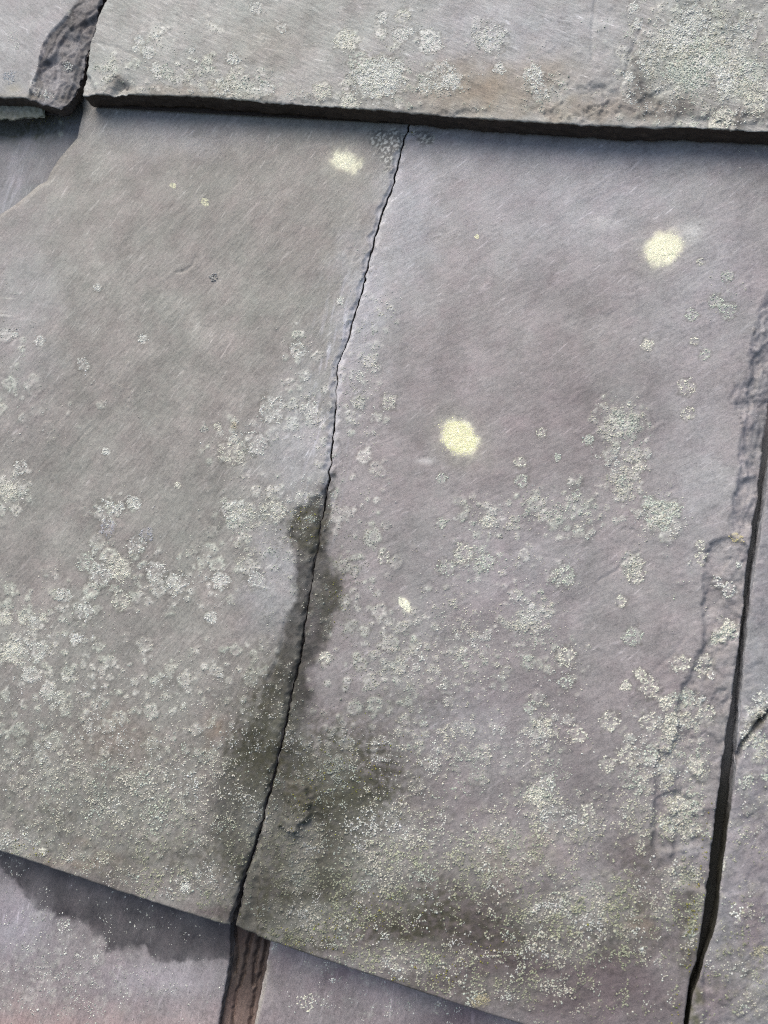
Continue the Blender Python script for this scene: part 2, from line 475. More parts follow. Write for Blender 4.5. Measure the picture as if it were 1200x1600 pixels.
B_LOW = [(120, 147), (135, 149), (145, 147), (200, 147), (300, 150), (380, 156), (500, 165), (600, 172), (750, 185), (870, 192), (960, 197), (1030, 200),
         (1045, 197), (1200, 204), (1400, 213)]
G_RIGHT = [(240, -60), (215, 100), (190, 200), (150, 300), (120, 420)]

PL1, PL2, PL3 = Plane(V_C1), Plane(V_C2), Plane(V_C3)
PLG = Plane(V_C2, -.0042)
PL_D = Plane(V_C2, -.0003)
vwin2 = (float(PL2.uv(600, 1640)[1]) - .012, V_C1 + .006)

FLAKE = [(1103, 866), (1109, 851), (1122, 842), (1142, 839), (1160, 847), (1175, 862), (1200, 862), (1200, 1390), (1098, 1392), (1040, 1372), (1024, 1345), (1019, 1320), (1019, 1294), (1022, 1250), (1023, 1220),
         (1026, 1192), (1031, 1172), (1044, 1178), (1050, 1160), (1058, 1146), (1060, 1124), (1057, 1108), (1060, 1096), (1068, 1070), (1078, 1058),
         (1088, 1030), (1098, 1008), (1100, 990), (1098, 960), (1100, 920), (1101, 884)]
FLAKE2 = [(1108, 908), (1118, 902), (1136, 906), (1148, 904), (1154, 888), (1161, 878), (1170, 860), (1200, 860), (1200, 1000), (1150, 1004), (1128, 1000), (1112, 1013), (1100, 1016), (1099, 960)]
FLAKE3 = [(1100, 1016), (1112, 1013), (1118, 1022), (1116, 1040), (1128, 1054), (1150, 1057), (1200, 1060), (1200, 1390), (1100, 1390), (1050, 1380), (1055, 1260), (1058, 1200), (1056, 1176), (1060, 1146), (1062, 1124), (1059, 1108), (1062, 1096), (1070, 1070), (1090, 1030)]
FLAKE4 = [(1023, 1248), (1050, 1237), (1075, 1243), (1095, 1290), (1096, 1320), (1062, 1330), (1020, 1330)]
BEVEL = [(1202, 455), (1186, 486), (1180, 510), (1172, 544), (1170, 564), (1169, 592), (1150, 604), (1142, 624), (1146, 636), (1156, 650), (1161, 674), (1156, 700),
         (1153, 752), (1150, 770), (1146, 790), (1140, 816), (1141, 838), (1160, 846), (1172, 858), (1300, 858), (1300, 455)]
BEVEL2 = [(1215, 520), (1196, 540), (1182, 556), (1175, 570), (1174, 592), (1170, 610), (1168, 640), (1164, 674), (1160, 700), (1172, 745), (1165, 752), (1152, 756), (1148, 785), (1150, 815), (1300, 840), (1300, 520)]
PIT = [(450, 1222), (474, 1222), (485, 1240), (485, 1268), (472, 1293), (456, 1298), (438, 1292), (444, 1258)]
A_CHIP = [(122, -30), (121, 2), (98, 32), (76, 53), (66, 70), (60, 93), (56, 117), (48, 136), (42, 156), (44, 200), (260, 200), (260, -30)]
A_CHIP2 = [(136, 24), (106, 49), (91, 68), (85, 81), (70, 93), (57, 101), (60, 112), (86, 95), (100, 84), (118, 72), (126, 40), (140, 30)]
A_CHIP3 = [(165, -30), (149, 13), (130, 38), (121, 74), (116, 89), (108, 110), (110, 127), (101, 140), (91, 157), (80, 200), (260, 200), (260, -30)]

SLIVER = [(406, 1292), (409, 1330), (404, 1372), (401, 1410), (400, 1466), (380, 1480), (352, 1480), (360, 1440), (384, 1366), (398, 1326)]
# ------------------------------------------------------------------ surface colour of each slate (albedo), lichen film and damp
def col(*c): return np.array(c, float)
def mixto(t, c, f): return t + (np.asarray(c)[None, :] - t) * np.clip(f, 0, 1)[:, None]

STAIN_CRACK = [(526, 735), (519, 770), (516, 790), (516, 820), (514, 860), (518, 890), (532, 912), (534, 940), (518, 966), (512, 1000), (494, 1027),
               (473, 1053), (490, 1085), (480, 1110), (472, 1150), (500, 1180), (560, 1210), (600, 1240), (560, 1300), (520, 1420), (470, 1480), (380, 1450),
               (372, 1400), (330, 1310), (324, 1262), (330, 1222), (350, 1195), (362, 1160), (394, 1126), (412, 1086), (416, 1066), (429, 1040),
               (440, 1000), (449, 960), (460, 944), (461, 918), (460, 870), (467, 856), (452, 840), (459, 804), (473, 788), (500, 772), (512, 745)]

LICH = [  # x, y, rx, ry, density, angle : where crusts of granules grow
    (1085, 85, 95, 85, .95), (1150, 110, 60, 90, .8), (1040, 130, 60, 50, .6), (590, 118, 48, 34, .95), (680, 132, 50, 30, .6), (285, 118, 90, 38, .5),
    (370, 132, 55, 26, .8), (170, 112, 36, 28, .6), (440, 148, 140, 12, .45), (250, 75, 40, 30, .45), (760, 62, 30, 22, .7), (840, 128, 40, 34, .45),
    (720, 170, 180, 12, .35), (1100, 185, 110, 14, .5), (620, 60, 90, 50, .25), (370, 40, 60, 40, .2), (1100, 20, 120, 30, .5),
    (70, 965, 110, 60, .40), (180, 890, 60, 40, .48), (40, 1010, 70, 40, .6), (270, 910, 130, 60, .28), (300, 1110, 300, 110, .34), (90, 1090, 140, 100, .42),
    (240, 1250, 260, 110, .66), (400, 1290, 70, 110, .66), (90, 1210, 130, 80, .6), (290, 1380, 130, 50, .66), (480, 650, 60, 90, .34), (440, 790, 90, 40, .5),
    (385, 805, 50, 28, .7), (15, 560, 40, 120, .3), (20, 760, 30, 40, .6), (190, 790, 50, 24, .4), (370, 690, 60, 40, .38), (420, 860, 90, 60, .4),
    (130, 640, 120, 60, .13), (470, 540, 30, 50, .25), (20, 1320, 60, 26, .85), (110, 1340, 90, 26, .6),
    (570, 600, 34, 160, .42), (600, 480, 16, 40, .5), (560, 860, 50, 130, .34), (640, 1040, 130, 100, .44), (720, 1020, 90, 90, .46), (968, 660, 36, 36, .9),
    (975, 740, 34, 60, .75), (1032, 805, 32, 32, .95), (880, 800, 80, 40, .55), (780, 810, 60, 40, .5), (760, 880, 80, 40, .4), (830, 970, 50, 60, .62),
    (880, 900, 26, 26, .6), (700, 960, 90, 50, .4), (990, 890, 18, 26, .7), (880, 1040, 40, 50, .35), (850, 1150, 50, 60, .5), (850, 1260, 40, 70, .78, 0),
    (900, 1290, 70, 60, .62), (700, 1180, 160, 80, .46), (1000, 1250, 36, 110, .62), (1062, 1275, 36, 46, .98), (1040, 1215, 18, 40, .9), (1060, 1130, 36, 60, .6),
    (1085, 1195, 26, 40, .6), (1045, 1170, 12, 40, .9), (900, 1430, 150, 60, .85), (760, 1340, 150, 90, .68), (600, 1340, 130, 120, .8), (490, 1440, 100, 50, .88),
    (640, 1500, 150, 40, .75), (800, 1540, 150, 40, .62), (880, 1480, 120, 50, .72), (950, 1400, 100, 50, .66), (1060, 1370, 50, 22, .85), (1040, 1420, 46, 36, .6),
    (1085, 1440, 18, 60, .85), (990, 1490, 90, 60, .4), (470, 1330, 60, 90, .8), (520, 1200, 90, 70, .6), (960, 1560, 120, 30, .35), (1075, 940, 40, 60, .1), (1140, 985, 14, 18, .9), (1122, 998, 14, 10, .8),
    (1130, 470, 24, 40, .35), (480, 820, 26, 30, .55), (500, 940, 40, 80, .4), (440, 1120, 50, 80, .5),
    (1190, 1110, 16, 26, .9), (1170, 1150, 14, 26, .7), (1195, 1170, 18, 30, .7), (1166, 1222, 16, 18, .6), (1170, 1300, 50, 60, .35), (1165, 1430, 40, 60, .5), (1150, 1500, 60, 60, .42), (1130, 1370, 8, 24, .9),
    (1170, 1560, 60, 50, .45), (1195, 1260, 20, 60, .35),
    (100, 1530, 150, 90, .50), (60, 1440, 60, 40, .4), (230, 1450, 140, 40, .22), (220, 1560, 120, 60, .3), (490, 1560, 40, 26, .5), (600, 1570, 90, 30, .28), (690, 1580, 20, 16, .6), (560, 1530, 60, 20, .12),
    (100, 195, 12, 20, .35), (30, 110, 40, 30, .2), (60, 140, 10, 8, .6), (110, 18, 12, 12, .4),
]
class Chart:
    """a slow field worked out once on a 2 px grid over the measured area and read back bilinearly"""
    X0, Y0, X1, Y1, ST = -320, -140, 1480, 1760, 2.0
    def __init__(s, fn):
        xs = np.arange(s.X0, s.X1 + s.ST, s.ST); ys = np.arange(s.Y0, s.Y1 + s.ST, s.ST)
        gx, gy = np.meshgrid(xs, ys)
        r = fn(gx.ravel(), gy.ravel())
        r = r if isinstance(r, tuple) else (r,)
        s.g = [a.reshape(gx.shape).astype(np.float32) for a in r]
    def __call__(s, x, y):
        fx = np.clip((x - s.X0) / s.ST, 0, s.g[0].shape[1] - 1.001); fy = np.clip((y - s.Y0) / s.ST, 0, s.g[0].shape[0] - 1.001)
        ix, iy = fx.astype(np.int32), fy.astype(np.int32); tx, ty = fx - ix, fy - iy
        out = [(a[iy, ix] * (1 - tx) + a[iy, ix + 1] * tx) * (1 - ty) + (a[iy + 1, ix] * (1 - tx) + a[iy + 1, ix + 1] * tx) * ty for a in s.g]
        return out[0] if len(out) == 1 else out

LICH_FAST = Chart(lambda x, y: blobs(x, y, LICH))
def lich_density(x, y):
    xw = x + fbm(x / 40, y / 40, 401, 3) * 26; yw = y + fbm(x / 40, y / 40, 402, 3) * 26
    return LICH_FAST(xw, yw)

MOSS = [(1090, 1465, 10, 55, 1.0, 8), (1086, 1445, 16, 40, 1.0), (1094, 1480, 9, 40, 1.0), (1100, 1350, 7, 60, .55, 8), (1112, 1290, 6, 40, .5), (1066, 1585, 12, 30, .8), (478, 815, 22, 24, .6),
        (472, 1262, 20, 34, .5), (480, 1230, 16, 20, .6), (515, 1455, 110, 30, .45, -18), (690, 1520, 160, 18, .45, -18), (526, 930, 10, 40, .5), (640, 208, 14, 8, .8), (665, 212, 10, 8, .6), (60, 186, 60, 7, .6),
        (560, 1200, 70, 60, .35), (20, 1325, 60, 14, .45)]

PALE, CREAM, GREEN, YELLOW, OLIVE, MOSSG = (.66, .675, .61), (.65, .65, .545), (.53, .57, .485), (.42, .40, .26), (.30, .30, .17), (.13, .15, .035)
# single colonies one can point at: x, y, radius, kind (r ring, f full, p powder, n nodule), colour, slate
W_, Cc, Gr, Ye = PALE, CREAM, GREEN, (.60, .60, .42)
COLONY = {
    'B': [(590, 122, 34, 'f', W_), (541, 64, 17, 'f', Cc), (672, 66, 18, 'f', W_), (627, 55, 12, 'f', W_), (630, 26, 11, 'r', Cc), (597, 27, 9, 'f', W_), (218, 63, 8, 'f', W_), (213, 77, 6, 'f', W_), (232, 82, 10, 'f', W_), (245, 108, 9, 'f', W_),
          (262, 113, 10, 'r', Gr), (295, 117, 8, 'r', Cc), (300, 79, 5, 'f', W_), (325, 95, 8, 'r', Cc), (364, 92, 11, 'f', W_), (370, 111, 11, 'r', Cc), (345, 138, 14, 'r', W_), (415, 138, 12, 'r', W_), (503, 142, 14, 'f', Cc),
          (560, 96, 16, 'r', Gr), (578, 118, 22, 'f', W_), (612, 110, 18, 'f', W_), (606, 140, 12, 'f', W_), (590, 140, 14, 'f', Cc), (545, 160, 14, 'f', Cc), (400, 12, 9, 'f', W_), (440, 44, 8, 'r', W_), (768, 60, 22, 'r', W_), (780, 107, 9, 'f', W_),
          (835, 115, 14, 'f', W_), (843, 142, 14, 'r', W_), (690, 118, 20, 'r', W_), (705, 128, 15, 'f', W_), (665, 135, 12, 'r', W_), (640, 50, 7, 'f', W_), (990, 12, 9, 'f', W_), (996, 38, 8, 'f', W_), (982, 118, 9, 'r', W_), (985, 152, 10, 'r', W_),
          (1010, 88, 16, 'r', W_), (1060, 60, 24, 'f', W_), (1085, 28, 20, 'f', W_), (1120, 95, 22, 'r', W_), (1165, 45, 18, 'r', W_), (1135, 125, 20, 'f', W_), (1175, 110, 20, 'r', Gr), (1180, 160, 18, 'f', Cc), (1130, 190, 20, 'f', Cc), (1060, 110, 20, 'r', Gr), (1095, 70, 16, 'f', Gr), (245, 57, 5, 'f', W_)],
    'A': [(20, 58, 10, 'r', W_), (26, 72, 5, 'f', W_), (15, 120, 10, 'f', (.40, .43, .45)), (72, 145, 8, 'f', W_), (101, 99, 8, 'f', W_)],
    'CL': [(270, 290, 6, 'p', Ye), (320, 316, 8, 'p', Ye), (540, 252, 19, 'p', (.66, .66, .52)), (333, 433, 8, 'n', (.33, .33, .31)), (424, 640, 20, 'r', W_), (362, 707, 19, 'r', Cc), (400, 692, 17, 'r', W_), (341, 667, 6, 'f', Cc), (366, 665, 6, 'f', (.45, .42, .32)),
           (130, 570, 10, 'r', W_), (23, 523, 5, 'f', W_), (62, 532, 8, 'f', W_), (223, 530, 7, 'f', W_), (153, 450, 6, 'f', W_), (33, 730, 11, 'r', W_), (12, 768, 13, 'f', Cc), (210, 786, 11, 'f', W_), (188, 792, 8, 'f', W_), (168, 800, 18, 'r', W_), (168, 825, 12, 'r', (.4, .41, .43)),
           (187, 888, 18, 'f', Cc), (158, 898, 17, 'r', W_), (136, 880, 14, 'r', Gr), (275, 912, 17, 'r', W_), (243, 893, 15, 'r', W_), (7, 965, 12, 'f', Cc), (34, 967, 8, 'f', Cc), (52, 968, 6, 'f', W_), (67, 965, 6, 'f', Cc), (132, 955, 15, 'r', W_), (190, 938, 14, 'r', Cc),
           (118, 998, 10, 'f', W_), (18, 1020, 18, 'f', Cc), (60, 1016, 14, 'r', W_), (345, 908, 14, 'f', W_), (400, 905, 14, 'r', W_), (213, 852, 14, 'r', W_), (230, 835, 10, 'r', (.4, .41, .43)), (365, 798, 18, 'r', W_), (428, 798, 16, 'r', Cc), (465, 545, 12, 'r', W_), (484, 640, 14, 'r', W_),
           (278, 758, 5, 'f', Cc), (165, 705, 6, 'f', W_), (320, 670, 6, 'f', (.4, .41, .36)), (290, 1385, 9, 'f', W_), (330, 965, 9, 'f', W_), (68, 1330, 6, 'f', Cc), (100, 930, 12, 'r', W_), (532, 470, 6, 'f', W_)],
    'CR': [(1037, 388, 29, 'p', (.72, .72, .53)), (718, 684, 32, 'p', (.66, .66, .40)), (632, 945, 11, 'p', (.70, .71, .56)), (745, 370, 4, 'p', Ye), (608, 628, 12, 'r', Cc), (600, 872, 9, 'r', Cc), (1012, 538, 9, 'f', Cc), (1085, 533, 7, 'r', Cc), (1101, 553, 9, 'r', Gr),
           (1073, 605, 13, 'r', Cc), (1074, 646, 10, 'r', Cc), (1095, 409, 6, 'r', Cc), (1117, 470, 11, 'r', Gr), (1138, 485, 13, 'r', Gr), (1137, 432, 9, 'r', Gr), (1082, 492, 9, 'r', Gr), (846, 676, 8, 'r', Cc), (812, 722, 9, 'r', Cc), (815, 752, 10, 'r', Gr), (920, 687, 8, 'f', Gr), (872, 715, 6, 'f', Gr), (690, 747, 8, 'r', Gr),
           (1000, 727, 10, 'r', Cc), (900, 772, 7, 'r', Gr), (725, 865, 15, 'r', Cc), (697, 887, 13, 'r', Gr), (760, 878, 13, 'r', Gr), (690, 817, 8, 'r', Gr), (762, 815, 11, 'f', Cc), (880, 900, 17, 'r', Gr), (995, 880, 11, 'r', Cc), (994, 900, 13, 'r', Cc), (1094, 852, 8, 'r', Cc), (1096, 872, 10, 'r', Cc), (1077, 880, 3, 'f', W_),
           (971, 939, 9, 'r', Cc), (988, 995, 14, 'r', Gr), (885, 1025, 14, 'r', Cc), (885, 1065, 11, 'r', Gr), (1000, 1053, 9, 'f', Cc), (978, 1072, 8, 'f', Cc), (1015, 1075, 16, 'r', Cc), (1040, 1098, 11, 'f', Cc), (1065, 1037, 13, 'r', Cc), (1100, 1040, 15, 'r', Cc), (1112, 1054, 7, 'r', W_), (1140, 980, 12, 'f', Cc), (1125, 995, 11, 'r', Cc),
           (1123, 909, 9, 'r', W_), (1140, 922, 11, 'r', W_), (1152, 841, 9, 'r', (.60, .54, .30)), (1156, 882, 5, 'f', W_), (952, 1127, 15, 'r', Cc), (1015, 1127, 14, 'r', Cc), (1048, 1128, 11, 'r', Cc), (1048, 1146, 10, 'r', Cc), (902, 1147, 13, 'r', Cc), (978, 1180, 14, 'r', Cc), (1015, 1177, 12, 'r', Gr), (850, 1135, 12, 'r', Cc), (827, 1105, 9, 'r', Gr),
           (1105, 1118, 14, 'r', Cc), (1098, 1092, 5, 'f', W_), (1075, 1088, 12, 'r', Gr), (1032, 805, 22, 'r', Gr), (1012, 785, 10, 'f', Gr), (1050, 795, 14, 'r', Gr), (1088, 1195, 13, 'r', Cc), (950, 1195, 12, 'r', Cc), (840, 1245, 14, 'f', Cc), (855, 1225, 12, 'r', W_), (920, 1265, 10, 'r', Cc), (750, 1562, 12, 'f', (.36, .33, .22)), (1080, 1300, 14, 'r', Cc), (1062, 1262, 14, 'r', Cc), (1045, 1290, 12, 'r', Gr), (508, 1028, 9, 'f', Cc)],
    'D': [(1190, 1092, 13, 'r', W_), (1192, 1160, 15, 'r', Gr), (1166, 1222, 11, 'r', Gr), (1196, 1215, 6, 'f', Gr), (1166, 1150, 8, 'r', W_), (1150, 1424, 11, 'r', W_), (1188, 1490, 12, 'f', (.36, .35, .26))],
    'E': [(100, 1447, 10, 'r', W_), (150, 1495, 4, 'f', W_)],
    'F': [(478, 1566, 13, 'r', Cc), (520, 1532, 4, 'f', W_)],
}

def thallus(t, x, y, key):
    """the thin grey-green film a colony grows from, ragged at its rim"""
    for (cx_, cy_, R_, k_, c_) in COLONY[key]:
        if k_ in 'pn': continue
        b = np.nonzero((np.abs(x - cx_) < R_ * 2.3) & (np.abs(y - cy_) < R_ * 2.3))[0]
        if not len(b): continue
        X, Y = x[b], y[b]
        q = np.hypot(X - cx_, Y - cy_) / R_ + fbm(X / (5 + R_ * .35), Y / (5 + R_ * .35), 701, 4) * .75
        f = sstep(1.08, .9, q) * (.55 if k_ == "f" else .45) * sstep(-.22, .34, fbm(X / 4.5, Y / 4.5, 702, 2) + (.12 if k_ == 'f' else .25 * (q - .75)))
        t[b] = t[b] + (np.array(c_)[None] * .9 - t[b]) * np.clip(f, 0, 1)[:, None]
        g_ = np.exp(-((q - 1.08) / .14) ** 2) * .42                 # the dark prothallus line round a crust
        t[b] = t[b] + (np.array((.07, .07, .055))[None] - t[b]) * np.clip(g_, 0, 1)[:, None]
    return t

def rings(x, y, cell, rlo, rhi, seed):
    """small ring-shaped crusts, one per cell at most; returns rim, body, dark outline"""
    xw = x + fbm(x / 7, y / 7, seed, 3) * cell * .30; yw = y + fbm(x / 7, y / 7, seed + 1, 3) * cell * .30
    gx, gy = np.floor(xw / cell), np.floor(yw / cell)
    rim = np.zeros(len(x)); body = np.zeros(len(x)); dark = np.zeros(len(x))
    for dx in (-1, 0, 1):
        for dy in (-1, 0, 1):
            ix, iy = gx + dx, gy + dy
            h1 = _hash(ix, iy, seed) / 4294967296.0; h2 = _hash(ix, iy, seed + 11) / 4294967296.0
            h3 = _hash(ix, iy, seed + 23) / 4294967296.0; h4 = _hash(ix, iy, seed + 37) / 4294967296.0
            cx_, cy_ = (ix + h1) * cell, (iy + h2) * cell
            on = h3 < 1.25 * LICH_FAST(cx_, cy_)
            r = rlo + (rhi - rlo) * h4 ** 1.6
            d = np.hypot(xw - cx_, yw - cy_)
            rim = np.maximum(rim, on * np.exp(-((d - r * .78) / (.16 * r + .9)) ** 2))
            body = np.maximum(body, on * sstep(r * 1.02, r * .85, d))
            dark = np.maximum(dark, on * np.exp(-((d - r * 1.16) / (.10 * r + .7)) ** 2))
    return rim, body, dark * (1 - body)

def _ring_fields(x, y):
    a = rings(x, y, 27, 5, 13, 831); b = rings(x, y, 12.5, 2.4, 5.2, 841)
    return np.maximum(a[0], b[0]), np.maximum(a[1], b[1]), np.maximum(a[2], .7 * b[2]) * (1 - np.maximum(a[1], b[1]))

RING = Chart(_ring_fields)
ring_fields = RING

CRUST_N = Chart(lambda x, y: fbm(x / 8.5, y / 8.5, 811, 3) * .95 + .42 * perlin(x / 25, y / 25, 812))
def crust_mask(x, y, L):
    n_ = CRUST_N(x, y)
    return sstep(0, .16, n_ - (.60 - .62 * np.clip(L, 0, 1.05))) * sstep(.04, .16, L)

def crust_h(x, y):
    rm, bd, dk = ring_fields(x, y)
    return (rm * .00014 + bd * .00006) * (1 + .5 * fbm(x / 4, y / 4, 817, 2)) + crust_mask(x, y, lich_density(x, y)) * .00010 * (1 + .8 * fbm(x / 4, y / 4, 813, 2))

def paint_common(x, y, U, V, base, seed, lich=1.0, olive=1.0):
    t = np.repeat((base * (1.0, 1.006, .965))[None, :], len(x), 0)
    n1 = fbm(U / 190, V / 190, seed, 4); n2 = fbm(U / 60, V / 60, seed + 3, 4); n3 = fbm(U / 22, V / 22, seed + 6, 3)
    t = t * (1 + .20 * n1 + .17 * n2 + .12 * n3)[:, None]
    p = fbm(U / 130, V / 130, seed + 8, 4)
    t = t * (1 + np.clip(p, -1, 1)[:, None] * np.array((.05, -.015, .01)))
    L = lich_density(x, y) * lich
    if lich:
        f = crust_mask(x, y, L)
        v_ = fbm(x / 60, y / 60, 814, 3)
        cc = np.where((v_ > 0)[:, None], np.array((.56, .565, .50)), np.array((.47, .50, .42)))
        cc = lerp(cc, np.array((.31, .31, .205))[None], (sstep(1120, 1380, y) * .8 * olive)[:, None])
        cc = cc * (1 + .5 * fbm(x / 3.5, y / 3.5, 815, 2))[:, None]
        rm, bd, dk = ring_fields(x, y)
        gate = sstep(.05, .2, L)
        t = mixto(t, (.085, .085, .07), dk * .45 * gate * (1.0 if olive else .3))
        f = np.maximum(f * .75, np.clip(bd * .38 * (.6 + 1.2 * fbm(x / 4, y / 4, 819, 2)) + rm * .95 * (.75 + .9 * fbm(x / 5, y / 5, 820, 2)), 0, 1) * gate)
        f = f * (1 - .66 * sstep(1080, 1300, y)) if olive else f * .4
        t = t + (cc - t) * (f * (.55 + .35 * np.clip(fbm(x / 14, y / 14, 816, 2) + .3, 0, 1)))[:, None]
    return t, L

def algae(t, x, y, U, V, lst, c=(.075, .075, .045), seed=60, k=1.0):
    xw = x + fbm(x / 30, y / 30, seed, 4) * 22; yw = y + fbm(x / 30, y / 30, seed + 1, 4) * 22
    a = blobs(xw, yw, lst) * (.50 + .75 * sstep(-.35, .35, fbm(U / 9, V / 9, seed + 2, 4)))
    return mixto(t, c, np.clip(a * k * 1.35, 0, .9)), np.clip(a, 0, 1)

ALG_C = [(200, 1230, 260, 110, .34), (330, 1340, 130, 60, .4), (530, 1230, 110, 100, .95), (505, 1340, 110, 110, .92), (480, 1430, 120, 70, .85), (420, 1150, 50, 120, .7), (640, 1430, 150, 80, .66), (800, 1450, 170, 60, .5), (930, 1460, 130, 50, .45), (400, 1200, 70, 110, .7), (380, 1340, 90, 70, .5), (980, 1420, 60, 60, .5),
         (260, 1340, 180, 60, .3), (350, 1300, 80, 100, .35), (90, 1270, 60, 50, .35), (1080, 1450, 24, 70, .7), (520, 930, 26, 60, .5), (480, 820, 36, 40, .75), (1010, 1350, 60, 60, .3),
         (430, 1060, 30, 60, .3), (640, 1110, 120, 60, .25), (470, 1270, 30, 40, .7), (700, 1540, 200, 40, .35)]
ROSY_C = [(820, 1500, 380, 120, .95, 16), (690, 1260, 90, 120, .3), (1000, 1350, 70, 90, .5), (900, 1230, 200, 160, .32), (760, 1000, 200, 160, .16), (860, 1500, 260, 90, .5), (1000, 1560, 150, 90, .75), (760, 1420, 90, 50, .35), (1080, 1390, 40, 60, .6), (950, 1330, 60, 60, .3), (820, 1100, 160, 90, .3), (340, 1260, 40, 60, .45), (230, 1380, 160, 26, .5), (340, 1425, 70, 16, .7),
          (475, 1080, 30, 40, .5), (900, 1540, 160, 40, .5), (680, 1390, 60, 60, .4), (730, 700, 160, 120, .2), (900, 620, 200, 160, .2)]
BLUE_C = [(640, 330, 55, 130, .75, 10), (570, 470, 45, 130, .75, 14), (470, 700, 60, 120, .5, 10), (500, 880, 70, 70, .0), (440, 880, 50, 60, .5), (730, 1120, 90, 60, .4), (1090, 470, 100, 130, .35), (900, 300, 230, 110, .55), (1100, 420, 110, 160, .4),
          (250, 200, 130, 40, .35), (430, 940, 50, 60, .45), (800, 900, 120, 90, .25), (1090, 720, 60, 180, .3), (1080, 1330, 30, 24, .5), (700, 250, 120, 50, .45), (30, 480, 60, 150, .3), (130, 900, 80, 200, .0)]
def paint_c(base, seed, key):
    def f(x, y, U, V):
        t, L = paint_common(x, y, U, V, base, seed)
        xw = x + fbm(x / 50, y / 50, 31, 4) * 40; yw = y + fbm(x / 50, y / 50, 32, 4) * 40
        t = mixto(t, (.325, .333, .345), blobs(xw, yw, BLUE_C) * .95)
        t = mixto(t, (.082, .061, .064), blobs(xw, yw, ROSY_C) * .95)
        t = mixto(t, (.20, .125, .07), blobs(xw, yw, [(1000, 1440, 14, 26, .7), (600, 900, 12, 20, .0), (840, 1330, 40, 30, .25), (330, 1140, 16, 26, .5), (180, 1160, 50, 40, .22), (780, 1360, 30, 40, .35), (120, 1345, 60, 16, .4)]) * .8)
        # whitish run-off beside the upper crack
        a, b = rot(x, y, 10)
        run = np.exp(-(np.abs(x - np.interp(y, cr[:, 1], cr[:, 0]) + 12) / 36) ** 2) * sstep(.05, .5, fbm(b / 60, a / 7, 91, 4)) * sstep(380, 470, y) * sstep(960, 800, y)
        t = mixto(t, (.46, .47, .50), run * .55)
        # damp, algae-dark stain along the lower crack
        sw = 9.0 + 16 * sstep(1050, 1200, y)
        sd = poly_sd(x + fbm(x / 18, y / 18, 21, 4) * 10, y + fbm(x / 18, y / 18, 22, 4) * 12, STAIN_CRACK) + 3
        st = sstep(-sw * .5, sw, sd) * np.interp(y, [700, 800, 1000, 1150, 1300, 1460], [.95, .96, .95, .9, .82, .8]) * (.88 + .3 * fbm(U / 18, V / 18, 23, 3))
        t = mixto(t, (.026, .025, .020), st * .97)
        t, al = algae(t, x, y, U, V, ALG_C, (.038, .037, .020))
        t = mixto(t, (.07, .068, .055), sstep(-2, 2, poly_sd(x + fbm(x / 24, y / 24, 11, 4) * 4, y, SLIVER)) * (.75 if key == 'CR' else 0))
        if key == 'CR':
            zb = np.clip(sstep(-2, 3, poly_sd(x, y, BEVEL)) + .6 * sstep(-2, 3, poly_sd(x, y, FLAKE)), 0, 1)
            t = t * (1 + zb * (layer_tone(U, V * .8, 49, 46, 4, .15) * layer_tone(U, V * .6, 48, 20, 4, .09) - 1.05))[:, None]
            sb_ = np.clip(poly_sd(x, y, BEVEL), -5, 60)
            t = t * np.where(sb_ > 0, leaf_tone(leaves_h(sb_, x, y, 301)[1], 3, .22), 1)[:, None]
            t = mixto(t, (.155, .15, .158), zb * .30 * sstep(-2, 3, poly_sd(x, y, BEVEL)))
        dcr = np.abs(x - np.interp(y, cr[:, 1], cr[:, 0]))
        scuff = sstep(0, .5, np.clip(1 - dcr / np.maximum(10 + 16 * fbm(y / 20, y * 0 + (1.0 if key == 'CR' else 5.0), 811, 3), .5), 0, 1)) * sstep(820, 700, y)
        t = mixto(t, (.44, .445, .46), scuff * .6 * np.clip(.7 + fbm(x / 6, y / 10, 818, 3), 0, 1.2))
        gp = blobs(x + fbm(x / 12, y / 12, 819, 3) * 12, y + fbm(x / 12, y / 12, 820, 3) * 12, [(605, 222, 26, 20, .9), (606, 250, 14, 30, .5), (665, 218, 12, 12, .7), (640, 208, 40, 6, .5)])
        t = mixto(t, (.105, .108, .098), sstep(.15, .5, gp) * .85)
        t = mixto(t, (.50, .51, .46), sstep(.2, .5, gp) * sstep(.0, .2, fbm(x / 5, y / 5, 823, 2)) * .75)
        # powder halo round the pale yellow dust lichens
        for (cx_, cy_, r_, an_, el_) in POWDER:
            dx_, dy_ = rot(x - cx_ + fbm((x + .6 * y) / 23 + .37, (y - .6 * x) / 23, 71, 4) * 13, y - cy_ + fbm((x + .6 * y) / 23, (y - .6 * x) / 23 + .41, 72, 4) * 13, an_)
            q = np.hypot(dx_ / el_, dy_ * el_) / r_
            t = mixto(t, (.74, .73, .53), np.exp(-(q / .98) ** 5) * .95 + np.exp(-(q / 1.35) ** 2) * .16)
        for (cx_, cy_, rx_, ry_, c_) in [(940, 347, 18, 10, .35), (1080, 362, 22, 14, .45), (665, 720, 14, 5, .5), (600, 355, 18, 90, .12)]:
            t = mixto(t, (.55, .55, .52), np.exp(-(((x - cx_) / rx_) ** 2 + ((y - cy_) / ry_) ** 2)) * c_)
        crust = np.clip(L * (1 - .75 * np.clip(al * 1.3, 0, 1)) * (1 - .8 * st) * (1 - .6 * sstep(1150, 1350, y)), 0, 1)
        t = thallus(t, x, y, key)
        t = mixto(t, (.33, .335, .30), sstep(.25, .9, L) * .30)
        return t, crust, np.clip(st + al * .3, 0, 1)
    return f

POWDER = [(540, 252, 19, 20, 1.08), (1037, 388, 26, -25, 1.12), (719, 685, 28, 45, 1.15), (633, 946, 9, 45, 1.5)]

